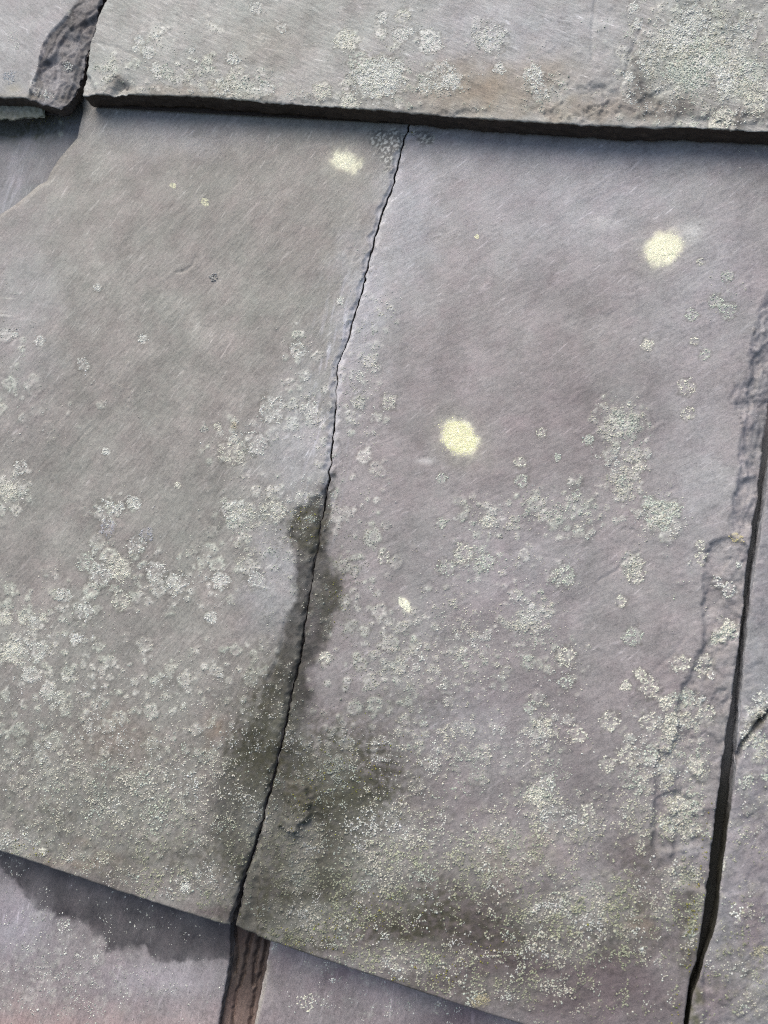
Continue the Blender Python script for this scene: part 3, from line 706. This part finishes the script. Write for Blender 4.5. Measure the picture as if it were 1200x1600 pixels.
CHIP_B = [(930, 160, 70, 30, 1), (1010, 160, 50, 36, 1), (860, 178, 60, 14, .9), (1100, 184, 90, 16, .9), (190, 137, 20, 12, 1), (700, 176, 60, 7, .7), (450, 160, 90, 6, .6), (1180, 196, 40, 14, .8)]
def paint_b(x, y, U, V):
    t, L = paint_common(x, y, U, V, col(.247, .251, .241), 210)
    xw = x + fbm(x / 40, y / 40, 231, 4) * 30; yw = y + fbm(x / 40, y / 40, 232, 4) * 30
    t = mixto(t, (.31, .315, .335), blobs(xw, yw, [(800, 60, 160, 90, .5), (880, 40, 120, 60, .4)]))
    t = mixto(t, (.17, .13, .075), blobs(xw, yw, [(760, 140, 100, 44, .7), (850, 110, 60, 30, .5), (690, 150, 60, 30, .5), (860, 170, 200, 20, .45), (300, 145, 160, 10, .35), (420, 70, 70, 40, .18), (660, 150, 20, 14, .5)]))
    t = mixto(t, (.07, .06, .052), blobs(xw, yw, [(1000, 130, 26, 60, .8), (1040, 165, 70, 16, .7), (190, 135, 14, 8, .8), (960, 165, 60, 18, .45), (1170, 185, 50, 10, .7), (1090, 60, 90, 60, .35)]))
    ch_ = np.clip(blobs(x, y, CHIP_B), 0, 1)
    t = t * (1 + ch_ * (layer_tone(U, V, 75, 30, 4, .22) - 1.08))[:, None]
    t = mixto(t, (.42, .45, .38), sstep(.3, .95, L) * .35)
    return thallus(t, x, y, 'B'), L, x * 0

def paint_a(x, y, U, V):
    t, L = paint_common(x, y, U, V, col(.262, .264, .268), 240)
    sd = poly_sd(x, y, A_CHIP)
    t = mixto(t, (.085, .081, .084), sstep(-2, 3, sd) * (.75 + .3 * fbm(U / 10, V / 10, 241, 3)))
    t = mixto(t, (.05, .045, .042), sstep(-2, 2, sd) * np.clip(blobs(x, y, [(128, 34, 22, 26, .7), (98, 88, 10, 20, .5), (104, 148, 20, 12, .5), (95, 60, 18, 14, .4), (145, 10, 14, 20, .5)]) * (1 + .8 * fbm((x + y) / 9, (x - y) / 26, 5, 3)), 0, .8))
    t = t * (1 + sstep(-2, 3, sd) * (leaf_tone(leaves_h(np.clip(sd, -5, 90), x, y, 311, 12, 1, 22)[1], 9, .42) - 1))[:, None]
    t = mixto(t, (.23, .20, .12), blobs(x, y, [(22, 140, 14, 8, .4), (15, 150, 60, 5, .3)]))
    return t, L, x * 0

def paint_g(x, y, U, V):
    t, L = paint_common(x, y, U, V, col(.165, .165, .172), 260)
    a, b = rot(x, y, 20)
    t = mixto(t, (.29, .295, .31), blobs(x, y, [(20, 285, 16, 60, .7, 15), (0, 320, 30, 30, .7)]) * (.6 + fbm(b / 40, a / 6, 263, 3)))
    t, al = algae(t, x, y, U, V, [(30, 205, 70, 14, .7), (40, 195, 60, 10, .5)], (.055, .06, .04))
    return t, L, x * 0

def paint_d(x, y, U, V):
    t, L = paint_common(x, y, U, V, col(.205, .20, .21), 280)
    t = mixto(t, (.15, .11, .115), blobs(x, y, [(1180, 1440, 30, 60, .5), (1110, 1560, 40, 60, .5), (1180, 1340, 40, 60, .3)]))
    t, al = algae(t, x, y, U, V, [(1180, 1125, 26, 10, .6, -40), (1085, 1580, 14, 60, .6), (1150, 1520, 60, 60, .25)])
    return t, L, x * 0

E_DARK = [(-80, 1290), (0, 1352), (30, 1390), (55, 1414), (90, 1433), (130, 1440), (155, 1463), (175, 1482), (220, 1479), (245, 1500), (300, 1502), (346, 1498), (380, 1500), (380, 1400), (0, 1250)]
def paint_e(x, y, U, V):
    t, L = paint_common(x, y, U, V, col(.208, .190, .195), 300, .55, 0)
    t = mixto(t, (.33, .245, .225), blobs(x + fbm(x / 50, y / 50, 303, 4) * 50, y + fbm(x / 50, y / 50, 306, 4) * 40, [(50, 1615, 150, 45, .7), (210, 1618, 110, 34, .5), (300, 1600, 60, 30, .3)]))      # pink blur of a finger at the lens, painted into the slate colour
    t = mixto(t, (.29, .285, .31), blobs(x, y, [(20, 1440, 60, 60, .6), (250, 1530, 110, 30, .35)]))
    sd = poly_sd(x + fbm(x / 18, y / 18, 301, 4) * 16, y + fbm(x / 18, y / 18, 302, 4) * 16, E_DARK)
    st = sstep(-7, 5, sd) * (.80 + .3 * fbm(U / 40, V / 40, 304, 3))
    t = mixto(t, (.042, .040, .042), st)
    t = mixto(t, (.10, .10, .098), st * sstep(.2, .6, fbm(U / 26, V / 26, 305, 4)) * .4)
    return t, L, st * .6

def paint_f(x, y, U, V):
    t, L = paint_common(x, y, U, V, col(.215, .193, .200), 320, .6, 0)
    t = mixto(t, (.12, .092, .105), blobs(x, y, [(540, 1515, 70, 20, .6, -18), (720, 1590, 70, 30, .7, -18), (450, 1500, 30, 30, .4)]))
    t = mixto(t, (.13, .135, .14), sstep(60, 30, seg_dist(x, y, [(1180, 700), (1150, 1100), (1120, 1300)])))
    t = mixto(t, (.022, .022, .018), sstep(60, 30, seg_dist(x, y, [(1180, 700), (1150, 1100), (1120, 1300), (1070, 1600)])) * sstep(1120, 1260, y))
    t = mixto(t, (.34, .32, .27), np.exp(-(seg_dist(x, y, [(418, 1505), (410, 1550), (398, 1605)]) / 3.5) ** 2) * .7)
    return t, L, x * 0

def paint_strip(x, y, U, V):
    t, L = paint_common(x, y, U, V, col(.064, .049, .042), 340, 0)
    a = fbm((x + .23 * y) / 7, y / 80, 341, 4)
    t = t * (1 + .3 * a)[:, None]
    t = mixto(t, (.24, .17, .14), sstep(1520, 1600, y) * .5)
    t = mixto(t, (.05, .03, .022), sstep(1500, 1460, y) * .5)
    return t, L * 0, x * 0

# ------------------------------------------------------------------ relief of each slate
def h_c(x, y, U, V, seed, ang, amp=1.0):
    h = cleave(U, V, ang, seed, amp)
    rough = blobs(x, y, [(560, 1320, 160, 140, 1), (480, 1430, 130, 60, 1), (480, 820, 40, 40, 1.2), (700, 1450, 200, 90, .8), (300, 1320, 180, 100, .7), (1060, 1250, 60, 120, .8)])
    h = h + rough * fbm(U / 9, V / 9, 8, 3) * .00022
    dcr = np.abs(x - np.interp(y, cr[:, 1], cr[:, 0]))
    cw_ = np.maximum(8 + 15 * fbm(y / 20, y * 0 + (1.0 if seed == 41 else 5.0), 811, 3), .5)
    h = h - .0007 * sstep(0, .6, np.clip(1 - dcr / cw_, 0, 1))
    return h

def height_cl(x, y, U, V):
    h = h_c(x, y, U, V, 11, 58) + crust_h(x, y)
    h = h + groove(x, y, [(445, 960), (441, 1005), (430, 1040), (418, 1065), (425, 1100)], 2.5, .0003, 3)
    h = h + groove(x, y, [(365, 1160), (368, 1210), (372, 1265), (366, 1300)], 2, .0002, 4)
    h = h + groove(x, y, [(306, 403), (300, 414), (288, 424), (276, 426)], 2.2, .0003, 5) - .0001 * np.exp(-(np.hypot(x - 295, y - 405) / 9) ** 2)
    h = h + groove(x, y, [(140, 665), (118, 692), (104, 715)], 2.0, .0002, 6)
    h = h + ledge(x, y, [(455, 800), (474, 788), (500, 774), (520, 740), (560, 860), (500, 870), (466, 858), (452, 840)], .0003, soft=4, seed=9)
    h = h + ledge(x, y, [(466, 862), (461, 920), (460, 950), (447, 962), (440, 1000), (429, 1040), (414, 1066), (412, 1090), (440, 1130), (520, 1000), (520, 850)], .00022, soft=3, seed=10)
    return h

def height_cr(x, y, U, V):
    h = h_c(x, y, U, V, 41, 38, .7) + crust_h(x, y)
    right = sstep(760, 980, x)
    h = h + terrace(U, V, 43, 110, .00010) * (.35 + .65 * right) * sstep(200, 330, y)
    h = h + ledge(x, y, FLAKE, .0005, .008, seed=3, ws=13, warp=4.5)
    h = h + ledge(x, y, FLAKE2, .00025, .0, seed=4, ws=13, warp=7) + ledge(x, y, FLAKE3, .0004, 0, seed=5, ws=15, warp=6) + ledge(x, y, FLAKE4, .0005, 0, soft=2.5, seed=6)
    h = h + ledge(x, y, BEVEL, .0005, .03, seed=7, warp=4) + ledge(x, y, BEVEL2, .0006, .0, seed=8, warp=6)
    sb_ = np.clip(poly_sd(x, y, BEVEL), -5, 60)
    h = h + np.where(sb_ > 0, leaves_h(sb_, x, y, 301)[0] + .0002, 0)
    inb = sstep(-3, 6, poly_sd(x, y, BEVEL)) + .8 * sstep(-3, 6, poly_sd(x, y, FLAKE))
    h = h + np.clip(inb, 0, 1) * (terrace(U, V * .8, 49, 46, .00050, 4) + terrace(U, V * .6, 48, 20, .00022, 4) + fbm(U / 9, V / 9, 47, 3) * .00012)
    h = h + ledge(x, y, SLIVER, .0011, .0, soft=1.5, seed=11, warp=3)
    lump = sstep(-2, 2, poly_sd(x + fbm(x / 14, y / 14, 12, 3) * 8, y + fbm(x / 14, y / 14, 17, 3) * 8, PIT))
    h = h + lump * (.0003 + .0020 * np.clip(((x - 440) * .7 + (y - 1222) * .5) / 62, 0, 1)) * (1 + .4 * fbm(x / 9, y / 9, 18, 3))
    h = h + .0007 * np.exp(-(np.hypot((x - 488) / 9, (y - 1252) / 26)) ** 2) * (1 + fbm(x / 8, y / 8, 13, 2)) + .0006 * np.exp(-(np.hypot((x - 470) / 18, (y - 1302) / 8)) ** 2)
    h = h + groove(x, y, [(497, 1187), (503, 1240), (508, 1300), (515, 1380), (512, 1440), (514, 1500)], 2.0, .00035, 14)
    h = h + groove(x, y, [(1000, 835), (988, 828), (972, 827)], 2, .00025, 15) + groove(x, y, [(1000, 862), (980, 870), (965, 890), (935, 908)], 2.2, .0003, 16)
    h = h + groove(x, y, [(1068, 1000), (1050, 1025), (1020, 1048)], 2.5, .0002, 17) + groove(x, y, [(1055, 762), (1040, 772)], 2, .0002, 19) + groove(x, y, [(1062, 660), (1075, 640), (1086, 600), (1072, 560)], 2, .00006, 20)
    h = h + groove(x, y, [(945, 130), (945, 131)], 2, 0, 18)
    h = h + ledge(x, y, [(520, 735), (527, 745), (524, 780), (517, 800), (500, 800), (500, 770)], .0005, soft=2, seed=19)
    h = h + ledge(x, y, [(517, 860), (520, 890), (534, 912), (536, 940), (519, 966), (513, 1000), (494, 1028), (440, 1060), (440, 860)], .00025, soft=3, seed=20)
    return h

def height_b(x, y, U, V):
    h = cleave(U, V, -22, 71, 1.1) + crust_h(x, y)
    h = h + terrace(U, V, 73, 120, .00016) * (.3 + .7 * sstep(820, 960, x))
    h = h + groove(x, y, [(930, 0), (926, 40), (925, 92)], 2.2, .0003, 21) + groove(x, y, [(1003, 40), (985, 85), (977, 118)], 2.6, .0004, 22)
    h = h + groove(x, y, [(440, 36), (470, 62), (488, 85), (500, 112), (503, 128)], 2.0, .00012, 23) + groove(x, y, [(140, 66), (185, 74), (220, 94), (232, 106)], 2, .00018, 24)
    h = h + blobs(x, y, CHIP_B) * (terrace(U, V, 75, 30, .0007, 4) - .0004)
    h = h + ledge(x, y, [(183, 128), (198, 134), (200, 146), (186, 170), (172, 150)], .0012, soft=3, warp=4, seed=25)
    h = h + ledge(x, y, [(140, 120), (147, 140), (148, 170), (100, 170), (100, 100)], .0010, .02, soft=2.5, warp=4, seed=26)
    h = h + ledge(x, y, [(922, 130), (948, 134), (946, 142), (930, 140)], .0005, soft=2, warp=4, seed=27)
    return h

def height_a(x, y, U, V):
    h = cleave(U, V, -35, 81, 1.0)
    ch = ledge(x, y, A_CHIP, .0008, .02, soft=1.5, ws=40, warp=5, seed=31, smax=80)
    h = h + ch + ledge(x, y, A_CHIP2, .0009, .01, soft=1.5, ws=40, warp=5, seed=32) + ledge(x, y, A_CHIP3, .0006, .06, soft=1.5, ws=40, warp=6, seed=33, smax=30)
    sa_ = np.clip(poly_sd(x, y, A_CHIP), -5, 90)
    h = h + np.where(sa_ > 0, leaves_h(sa_, x, y, 311, 12, .00045, 22)[0] + .0002, 0)
    h = h + sstep(-2, 4, poly_sd(x, y, A_CHIP)) * (terrace(x * 1.0 + .25 * y, y * .35, 83, 34, .00020, 4) + fbm(U / 8, V / 8, 84, 3) * .0002)
    return h

def height_g(x, y, U, V):
    return cleave(U, V, 70, 91, .8) + np.clip((x - 60) * .00001, -.001, .0012)

D_CRACK = [(1212, 1106), (1200, 1116), (1190, 1126), (1178, 1142), (1160, 1164), (1154, 1182), (1148, 1190)]
def height_d(x, y, U, V):
    h = cleave(U, V, 40, 95, 1.1) + crust_h(x, y) + terrace(U, V, 96, 60, .00025)
    h = h + groove(x, y, D_CRACK, 3.2, .0034, 41, 3) + ledge(x, y, [(1300, 1030)] + D_CRACK[::1] + [(1100, 1220), (1100, 1700), (1300, 1700)], .0006, soft=2, seed=42)
    return h

def height_e(x, y, U, V):
    return cleave(U, V, 80, 101, .8)

def height_f(x, y, U, V):
    return cleave(U, V, 80, 105, .8) + ledge(x, y, [(427, 1440), (424, 1510), (428, 1640), (300, 1640), (300, 1440)], .0004, .01, soft=4, seed=51)

def height_strip(x, y, U, V):
    h = cleave(U, V, 86, 107, 1.6)
    for k, p in enumerate(([(394, 1455), (384, 1490), (380, 1520), (368, 1556), (360, 1610)], [(406, 1460), (400, 1490), (398, 1512)], [(416, 1468), (412, 1500), (404, 1530), (396, 1565), (388, 1610)], [(366, 1450), (369, 1475), (370, 1495), (366, 1520)], [(398, 1515), (396, 1540)])):
        h = h + groove(x, y, p, 2.2, .0014, 52 + k, 5)
    h = h + fbm((x + .23 * y) / 9, y / 70, 58, 4) * .0004
    return h

# ------------------------------------------------------------------ build the slates
mB = slate_material('slate_grey_upper', -22, 1.3, .5)
mA = slate_material('slate_grey_corner', -35, 1.0, .3)
mCL = slate_material('slate_grey_brown', 58, .9, .4)
mCR = slate_material('slate_purple_grey', 38, .7, .28)
mD = slate_material('slate_neighbour', 40, .8, .3)
mE = slate_material('slate_purple_low', 80, .8, .3)
mS = slate_material('strip_brown', 84, 1.3, .15)

U_IN = lambda pl, y: (float(pl.uv(-25, y)[0]), float(pl.uv(1225, y)[0]))
v_mid = lambda pl, y: float(pl.uv(600, y)[1])

B = Slate(PL1, B_LEFT, [(1500, -200), (1500, 0), (1500, 260)], B_LOW, V_C1 + .13, height_b, paint_b, mB, seed=2, wear_k=.7,
          label='pale grey slate across the top with thick lichen crusts along its lower edge', side=(.035, .027, .022),
          vwin=(V_C1 - .01, V_C1 + .052), uwin=(-1, float(PL1.uv(1230, 100)[0])))
A = Slate(PL1, [(-330, -200), (-330, 260)], A_RIGHT, A_LOW, V_C1 + .13, height_a, paint_a, mA, seed=5, edge=1.4,
          label='grey slate in the top corner with a dark chipped right edge', side=(.045, .038, .034),
          vwin=(V_C1 - .02, V_C1 + .060), uwin=(float(PL1.uv(-20, 100)[0]), 1))
CL = Slate(PL2, C_SHOULDER, C_LEFT_R, C_LOW, V_C1 + .035, height_cl, paint_c(col(.207, .200, .187), 120, 'CL'), mCL, seed=8, edge=.42, wear_k=.5,
           label='left half of the cracked slate, brownish grey with a broken top corner', side=(.12, .11, .10),
           vwin=(V_C2 - .03, V_C1 + .006), uwin=(float(PL2.uv(-260, 1350)[0]), 1))
CR = Slate(PL2, C_RIGHT_L, C_JOINT, C_LOW, V_C1 + .035, height_cr, paint_c(col(.228, .215, .216), 160, 'CR'), mCR, seed=12, edge=.42, wear_k=.5,
           label='right half of the cracked slate, purple grey with three pale yellow spots', side=(.13, .125, .125),
           vwin=(V_C2 - .05, V_C1 + .006), uwin=(-1, 1))
D = Slate(PL_D, D_EDGE, [(1700, 0), (1660, 800), (1560, 1750)], [(1050, 1690), (1300, 1770), (1600, 1866)], V_C1 + .035, height_d, paint_d, mD, seed=15, edge=.35, wear_k=.6,
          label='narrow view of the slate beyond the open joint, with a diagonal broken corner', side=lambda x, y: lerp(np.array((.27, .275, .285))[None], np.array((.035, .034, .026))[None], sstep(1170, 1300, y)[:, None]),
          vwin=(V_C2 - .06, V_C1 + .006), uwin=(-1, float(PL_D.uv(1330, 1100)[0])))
G = Slate(PLG, [(-420, 0), (-420, 500)], G_RIGHT, [(-420, 480), (-200, 470), (300, 480)], V_C1 + .035, height_g, paint_g, mE, seed=18, thick=.004,
          label='bluish grey slate showing below the chipped corner slate', vwin=(-1, V_C1 + .03), uwin=(float(PLG.uv(-20, 300)[0]), 1))
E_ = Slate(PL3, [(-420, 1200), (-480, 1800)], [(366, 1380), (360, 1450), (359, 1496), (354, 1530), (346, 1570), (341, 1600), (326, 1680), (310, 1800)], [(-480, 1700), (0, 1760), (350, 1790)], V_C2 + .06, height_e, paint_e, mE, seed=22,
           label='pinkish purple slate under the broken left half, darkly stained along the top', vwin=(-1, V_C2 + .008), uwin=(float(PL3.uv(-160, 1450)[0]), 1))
F_ = Slate(PL3, [(434, 1380), (424, 1466), (416, 1505), (408, 1550), (397, 1605), (380, 1690), (360, 1800)], [(1400, 1300), (1330, 1900)], [(350, 1790), (800, 1830), (1330, 1900)], V_C2 + .20, height_f, paint_f, mE, seed=25,
           label='pinkish purple slate under the right half, with a pale left edge', vwin=(-1, V_C2 + .008), uwin=(-1, float(PL3.uv(830, 1600)[0])))
PLS = Plane(V_C3, -.0028)
ST = Slate(PLS, [(352, 1340), (352, 1450), (346, 1530), (336, 1600), (322, 1690), (300, 1800)], [(440, 1340), (432, 1450), (424, 1510), (412, 1600), (396, 1690), (380, 1800)], [(300, 1780), (380, 1790)], V_C2 + .05, height_strip, paint_strip, mS, seed=28, thick=.004,
           label='reddish brown fissured strip filling the joint at the foot of the crack', name='slate_strip', vwin=(-1, V_C2 + .008))
# thin broken flake sticking out under the corner slate
PLK = Plane(V_C1, -.0052)
def paint_k(x, y, U, V):
    t, L = paint_common(x, y, U, V, col(.21, .215, .18), 360, 0)
    return mixto(t, (.08, .085, .05), np.clip(fbm(U / 9, V / 9, 361, 3) + .2, 0, .8)), L + .4, x * 0
K = Slate(PLK, [(-200, 60), (-200, 230)], [(74, 60), (72, 150), (67, 174), (62, 190)], [(-200, 186), (0, 183), (20, 184), (34, 181), (50, 181), (64, 179)], V_C1 + .03,
          lambda x, y, U, V: cleave(U, V, -10, 111, 1.5) + fbm(U / 14, V / 14, 112, 3) * .0004 - .0010 * np.exp(-(seg_dist(x, y, [(-200, 184), (64, 180)]) / 6) ** 2), paint_k, mA, seed=31, thick=.0018, edge=1.5,
          label='thin broken slate flake sticking out under the corner slate', name='slate_flake', side=(.13, .135, .10), vwin=(-1, V_C1 + .004), uwin=(float(PLK.uv(-30, 170)[0]), 1))

# ------------------------------------------------------------------ lichen: raised crusts of granules
LM = lichen_material()
rng = np.random.default_rng(7)
NS = 5
_ang = np.arange(NS) * 2 * math.pi / NS
def granule_mesh(name, u, v, z, r, h, c):
    n = len(u)
    a = _ang[None, :] + rng.uniform(0, 6.28, (n, 1))
    sq = rng.uniform(.62, 1.0, (n, 1)); th = rng.uniform(0, 6.28, (n, 1))
    def ring(k, zk, jit):
        rr = r[:, None] * k * (1 + rng.uniform(-jit, jit, (n, NS)))
        X, Y = np.cos(a) * rr, np.sin(a) * rr * sq
        X, Y = X * np.cos(th) - Y * np.sin(th), X * np.sin(th) + Y * np.cos(th)
        return np.stack([u[:, None] + X, v[:, None] + Y, np.broadcast_to((z + h * zk)[:, None], X.shape)], -1)
    r0 = ring(1.0, -.25, .28); r1 = ring(.72, .72, .22)
    ap = np.stack([u, v, z + h], -1)[:, None, :]
    co = np.concatenate([r0, r1, ap], 1).reshape(-1, 3)
    k = 2 * NS + 1
    i = np.arange(NS); j = (i + 1) % NS
    q = np.stack([i, j, NS + j, NS + i], -1); t3 = np.stack([NS + i, NS + j, np.full(NS, 2 * NS)], -1)
    off = (np.arange(n) * k)[:, None, None]
    ring_tone = np.concatenate([np.full(NS, .84), np.full(NS, 1.0), [1.06]])      # each granule darker at its base, slightly lighter at its tip
    tint = (c[:, None, :] * ring_tone[None, :, None]).reshape(-1, 3)
    return make_mesh(name, co, (q[None] + off).reshape(-1, 4), (t3[None] + off).reshape(-1, 3), LM, True, {'tint': np.clip(tint, .01, .85)})

def place(sl, x, y, margin=2.0):
    u, v = sl.pl.uv(x, y)
    ok = sl.inside(u, v, margin)
    # refine once so that crusts in hollows still sit on the surface where the photograph shows them
    return u, v, ok

def colours(n, x, y, sl_low=True):
    m = fbm(x / 70, y / 70, 501, 3)
    c = np.where((m > .12)[:, None], np.array(PALE), np.where((m < -.18)[:, None], np.array(GREEN), np.array((.60, .595, .50))))
    low = sstep(1150, 1420, y) * sstep(-.1, .3, fbm(x / 50, y / 50, 502, 3) + .1)
    c = lerp(c, np.array((.40, .42, .285))[None, :], (low * .9)[:, None])
    c = c * (1 - .14 * sstep(1250, 1400, y))[:, None]
    nearc = np.exp(-((x - np.interp(y, cr[:, 1], cr[:, 0]) - 45) / 95) ** 2) * sstep(760, 860, y)
    c = c * (1 - .48 * nearc)[:, None] if sl_low else np.array(PALE)[None] * rng.uniform(.6, 1.1, (n, 1))
    c = c * rng.uniform(.48, .96, (n, 1)) * (1 + rng.normal(0, .02, (n, 3)))
    return c

def scatter(sl, box, count, dens, thresh_noise=True, rmin=.65, rmax=2.6, colour=None, name='lichen_granules', hk=.52):
    x = rng.uniform(box[0], box[2], count); y = rng.uniform(box[1], box[3], count)
    d = dens(x, y)
    if thresh_noise:
        n1 = fbm(x / 26, y / 26, 601, 3); n2 = 1 - np.abs(perlin(x / 9, y / 9, 602)) * 2.2
        rm, bd, dk = ring_fields(x, y)
        lowy = sstep(1100, 1300, y)
        prob = np.clip(d * 1.15 + n1 * (.55 + .75 * lowy) - .12 - .12 * lowy, 0, 1) ** 1.3 * np.clip(.10 + n2 * (.55 + .5 * lowy), 0, 1) + (1 - .7 * lowy) * np.clip(rm * .8 + bd * .12, 0, .9) * np.clip(d * 1.6, 0, 1)
        prob = prob * (1 - .35 * np.exp(-((x - np.interp(y, cr[:, 1], cr[:, 0])) / 50) ** 2) * sstep(760, 860, y))
        keep = (rng.uniform(0, 1, count) < prob) & (d > .03)
    else:
        keep = rng.uniform(0, 1, count) < d
    x, y, d = x[keep], y[keep], d[keep]
    u, v, ok = place(sl, x, y)
    x, y, u, v, d = x[ok], y[ok], u[ok], v[ok], d[ok]
    if not len(x): return 0
    r = (rmin + (rmax - rmin) * rng.beta(1.2, 4.0, len(x))) * (0.85 + .3 * np.clip(d, 0, 1)) * PX
    r = r * (1 + .05 * sstep(1100, 1300, y))
    z = sl.z(u, v)
    c = colours(len(x), x, y, sl not in (E_, F_)) if colour is None else np.array(colour)[None, :] * rng.uniform(.55, 1.25, (len(x), 1)) * (1 + rng.normal(0, .05, (len(x), 3)))
    link(name, granule_mesh(name, u, v, z, r, r * hk * rng.uniform(.7, 1.3, len(x)), c), sl.obj, None, 'stuff')
    return len(x)

tot = 0
for sl, box, cnt in ((B, (130, -30, 1230, 205), 90000), (A, (-30, -30, 165, 165), 5000), (CL, (-30, 340, 640, 1460), 260000), (CR, (355, 205, 1215, 1640), 420000),
                     (D, (1060, 700, 1230, 1640), 44000), (E_, (-30, 1330, 360, 1640), 22000), (F_, (400, 1460, 850, 1640), 18000), (G, (-20, 160, 130, 340), 3000)):
    tot += scatter(sl, box, cnt, lich_density)
moss_d = lambda x, y: np.clip(blobs(x + fbm(x / 12, y / 12, 611, 3) * 10, y + fbm(x / 12, y / 12, 612, 3) * 10, MOSS) * (.5 + fbm(x / 10, y / 10, 613, 2)), 0, 1)
for sl, box, cnt in ((CR, (355, 200, 1215, 1640), 70000), (CL, (-30, 770, 520, 1460), 20000), (G, (-20, 170, 130, 240), 1500), (D, (1060, 1100, 1230, 1640), 5000)):
    tot += scatter(sl, box, cnt, moss_d, False, .9, 2.4, (.20, .20, .06), 'moss', .9)

SLM = {'B': B, 'A': A, 'CL': CL, 'CR': CR, 'D': D, 'E': E_, 'F': F_}
PLAB = {(540, 252): 'round cream powdery lichen spot near the top of the crack', (1037, 388): 'large pale yellow powdery lichen spot below the upper slate, far from the crack',
        (718, 684): 'large yellow powdery lichen spot with a small pit, midway down the slate', (632, 945): 'small bright cream lichen fleck low on the slate'}
def colony(sl, x, y, R, kind, c):
    c = np.array(c)
    if kind == 'p':
        R = R * .88
        n = int(50 + R * R * 2.0)
        rr = np.where(rng.uniform(size=n) < .85, np.sqrt(rng.uniform(0, 1, n)) * .86, .8 + np.abs(rng.normal(0, .16, n))) * R
        th = rng.uniform(0, 6.283, n)
        rr = rr * (1 + .30 * fbm(np.cos(th) * .9 + x * .37, np.sin(th) * .9 + y * .61, 5, 3))
        el, an = {718: (1.15, 45), 1037: (1.12, -25), 632: (1.5, 45), 540: (1.08, 20)}.get(int(x), (1.0, 0))
        px_, py_ = rot(np.cos(th) * rr * el, np.sin(th) * rr / el, -an)
        px_, py_ = px_ + x, py_ + y
        g_r, hk = rng.uniform(.6, 1.2, n), .18
    elif kind == 'n':
        n = 26
        rr = R * np.sqrt(rng.uniform(0, 1, n)) * .8; th = rng.uniform(0, 6.283, n)
        px_, py_ = x + np.cos(th) * rr, y + np.sin(th) * rr
        g_r, hk = rng.uniform(1.5, 3.0, n), 1.1
    else:
        n = int(R * R * (1.0 if kind == 'r' else 1.3)) + 10
        th = rng.uniform(0, 6.283, n)
        lob = 1 + .24 * np.sin(th * rng.integers(2, 5) + rng.uniform(0, 6)) + .16 * np.sin(th * rng.integers(6, 10) + rng.uniform(0, 6))
        q = rng.uniform(0, 1, n)
        rad = np.sqrt(q) if kind == 'f' else np.where(q < .74, rng.normal(.86, .08, n), np.sqrt(rng.uniform(0, .6, n)))
        px_, py_ = x + np.cos(th) * rad * R * lob, y + np.sin(th) * rad * R * lob
        drop = fbm(px_ / 7, py_ / 7, int(x) % 97, 2) > (-.05 if kind == 'r' else -.22)
        px_, py_ = px_[drop], py_[drop]; n = len(px_)
        g_r, hk = .7 + 1.4 * rng.beta(1.2, 2.6, n), .48
    u, v, ok = place(sl, px_, py_, 0.5)
    u, v, g_r = u[ok], v[ok], g_r[ok] * PX
    if len(u) == 0: return
    z = sl.z(u, v)
    cc = c[None, :] * (rng.uniform(.85, 1.1, (len(u), 1)) if kind == 'p' else rng.uniform(.58, 1.04, (len(u), 1))) * (1 + rng.normal(0, .02, (len(u), 3)))
    nm = 'powdery_lichen' if kind == 'p' else ('lichen_nodule' if kind == 'n' else 'lichen')
    link(nm, granule_mesh(nm, u, v, z, g_r, g_r * hk, cc), sl.obj, PLAB.get((x, y)))
for k, lst in COLONY.items():
    for a in lst: colony(SLM[k], *a)
print('granules', tot, 'objects', len(bpy.data.objects), 'tris', sum(len(m_.loops) - 2 * len(m_.polygons) for m_ in bpy.data.meshes))
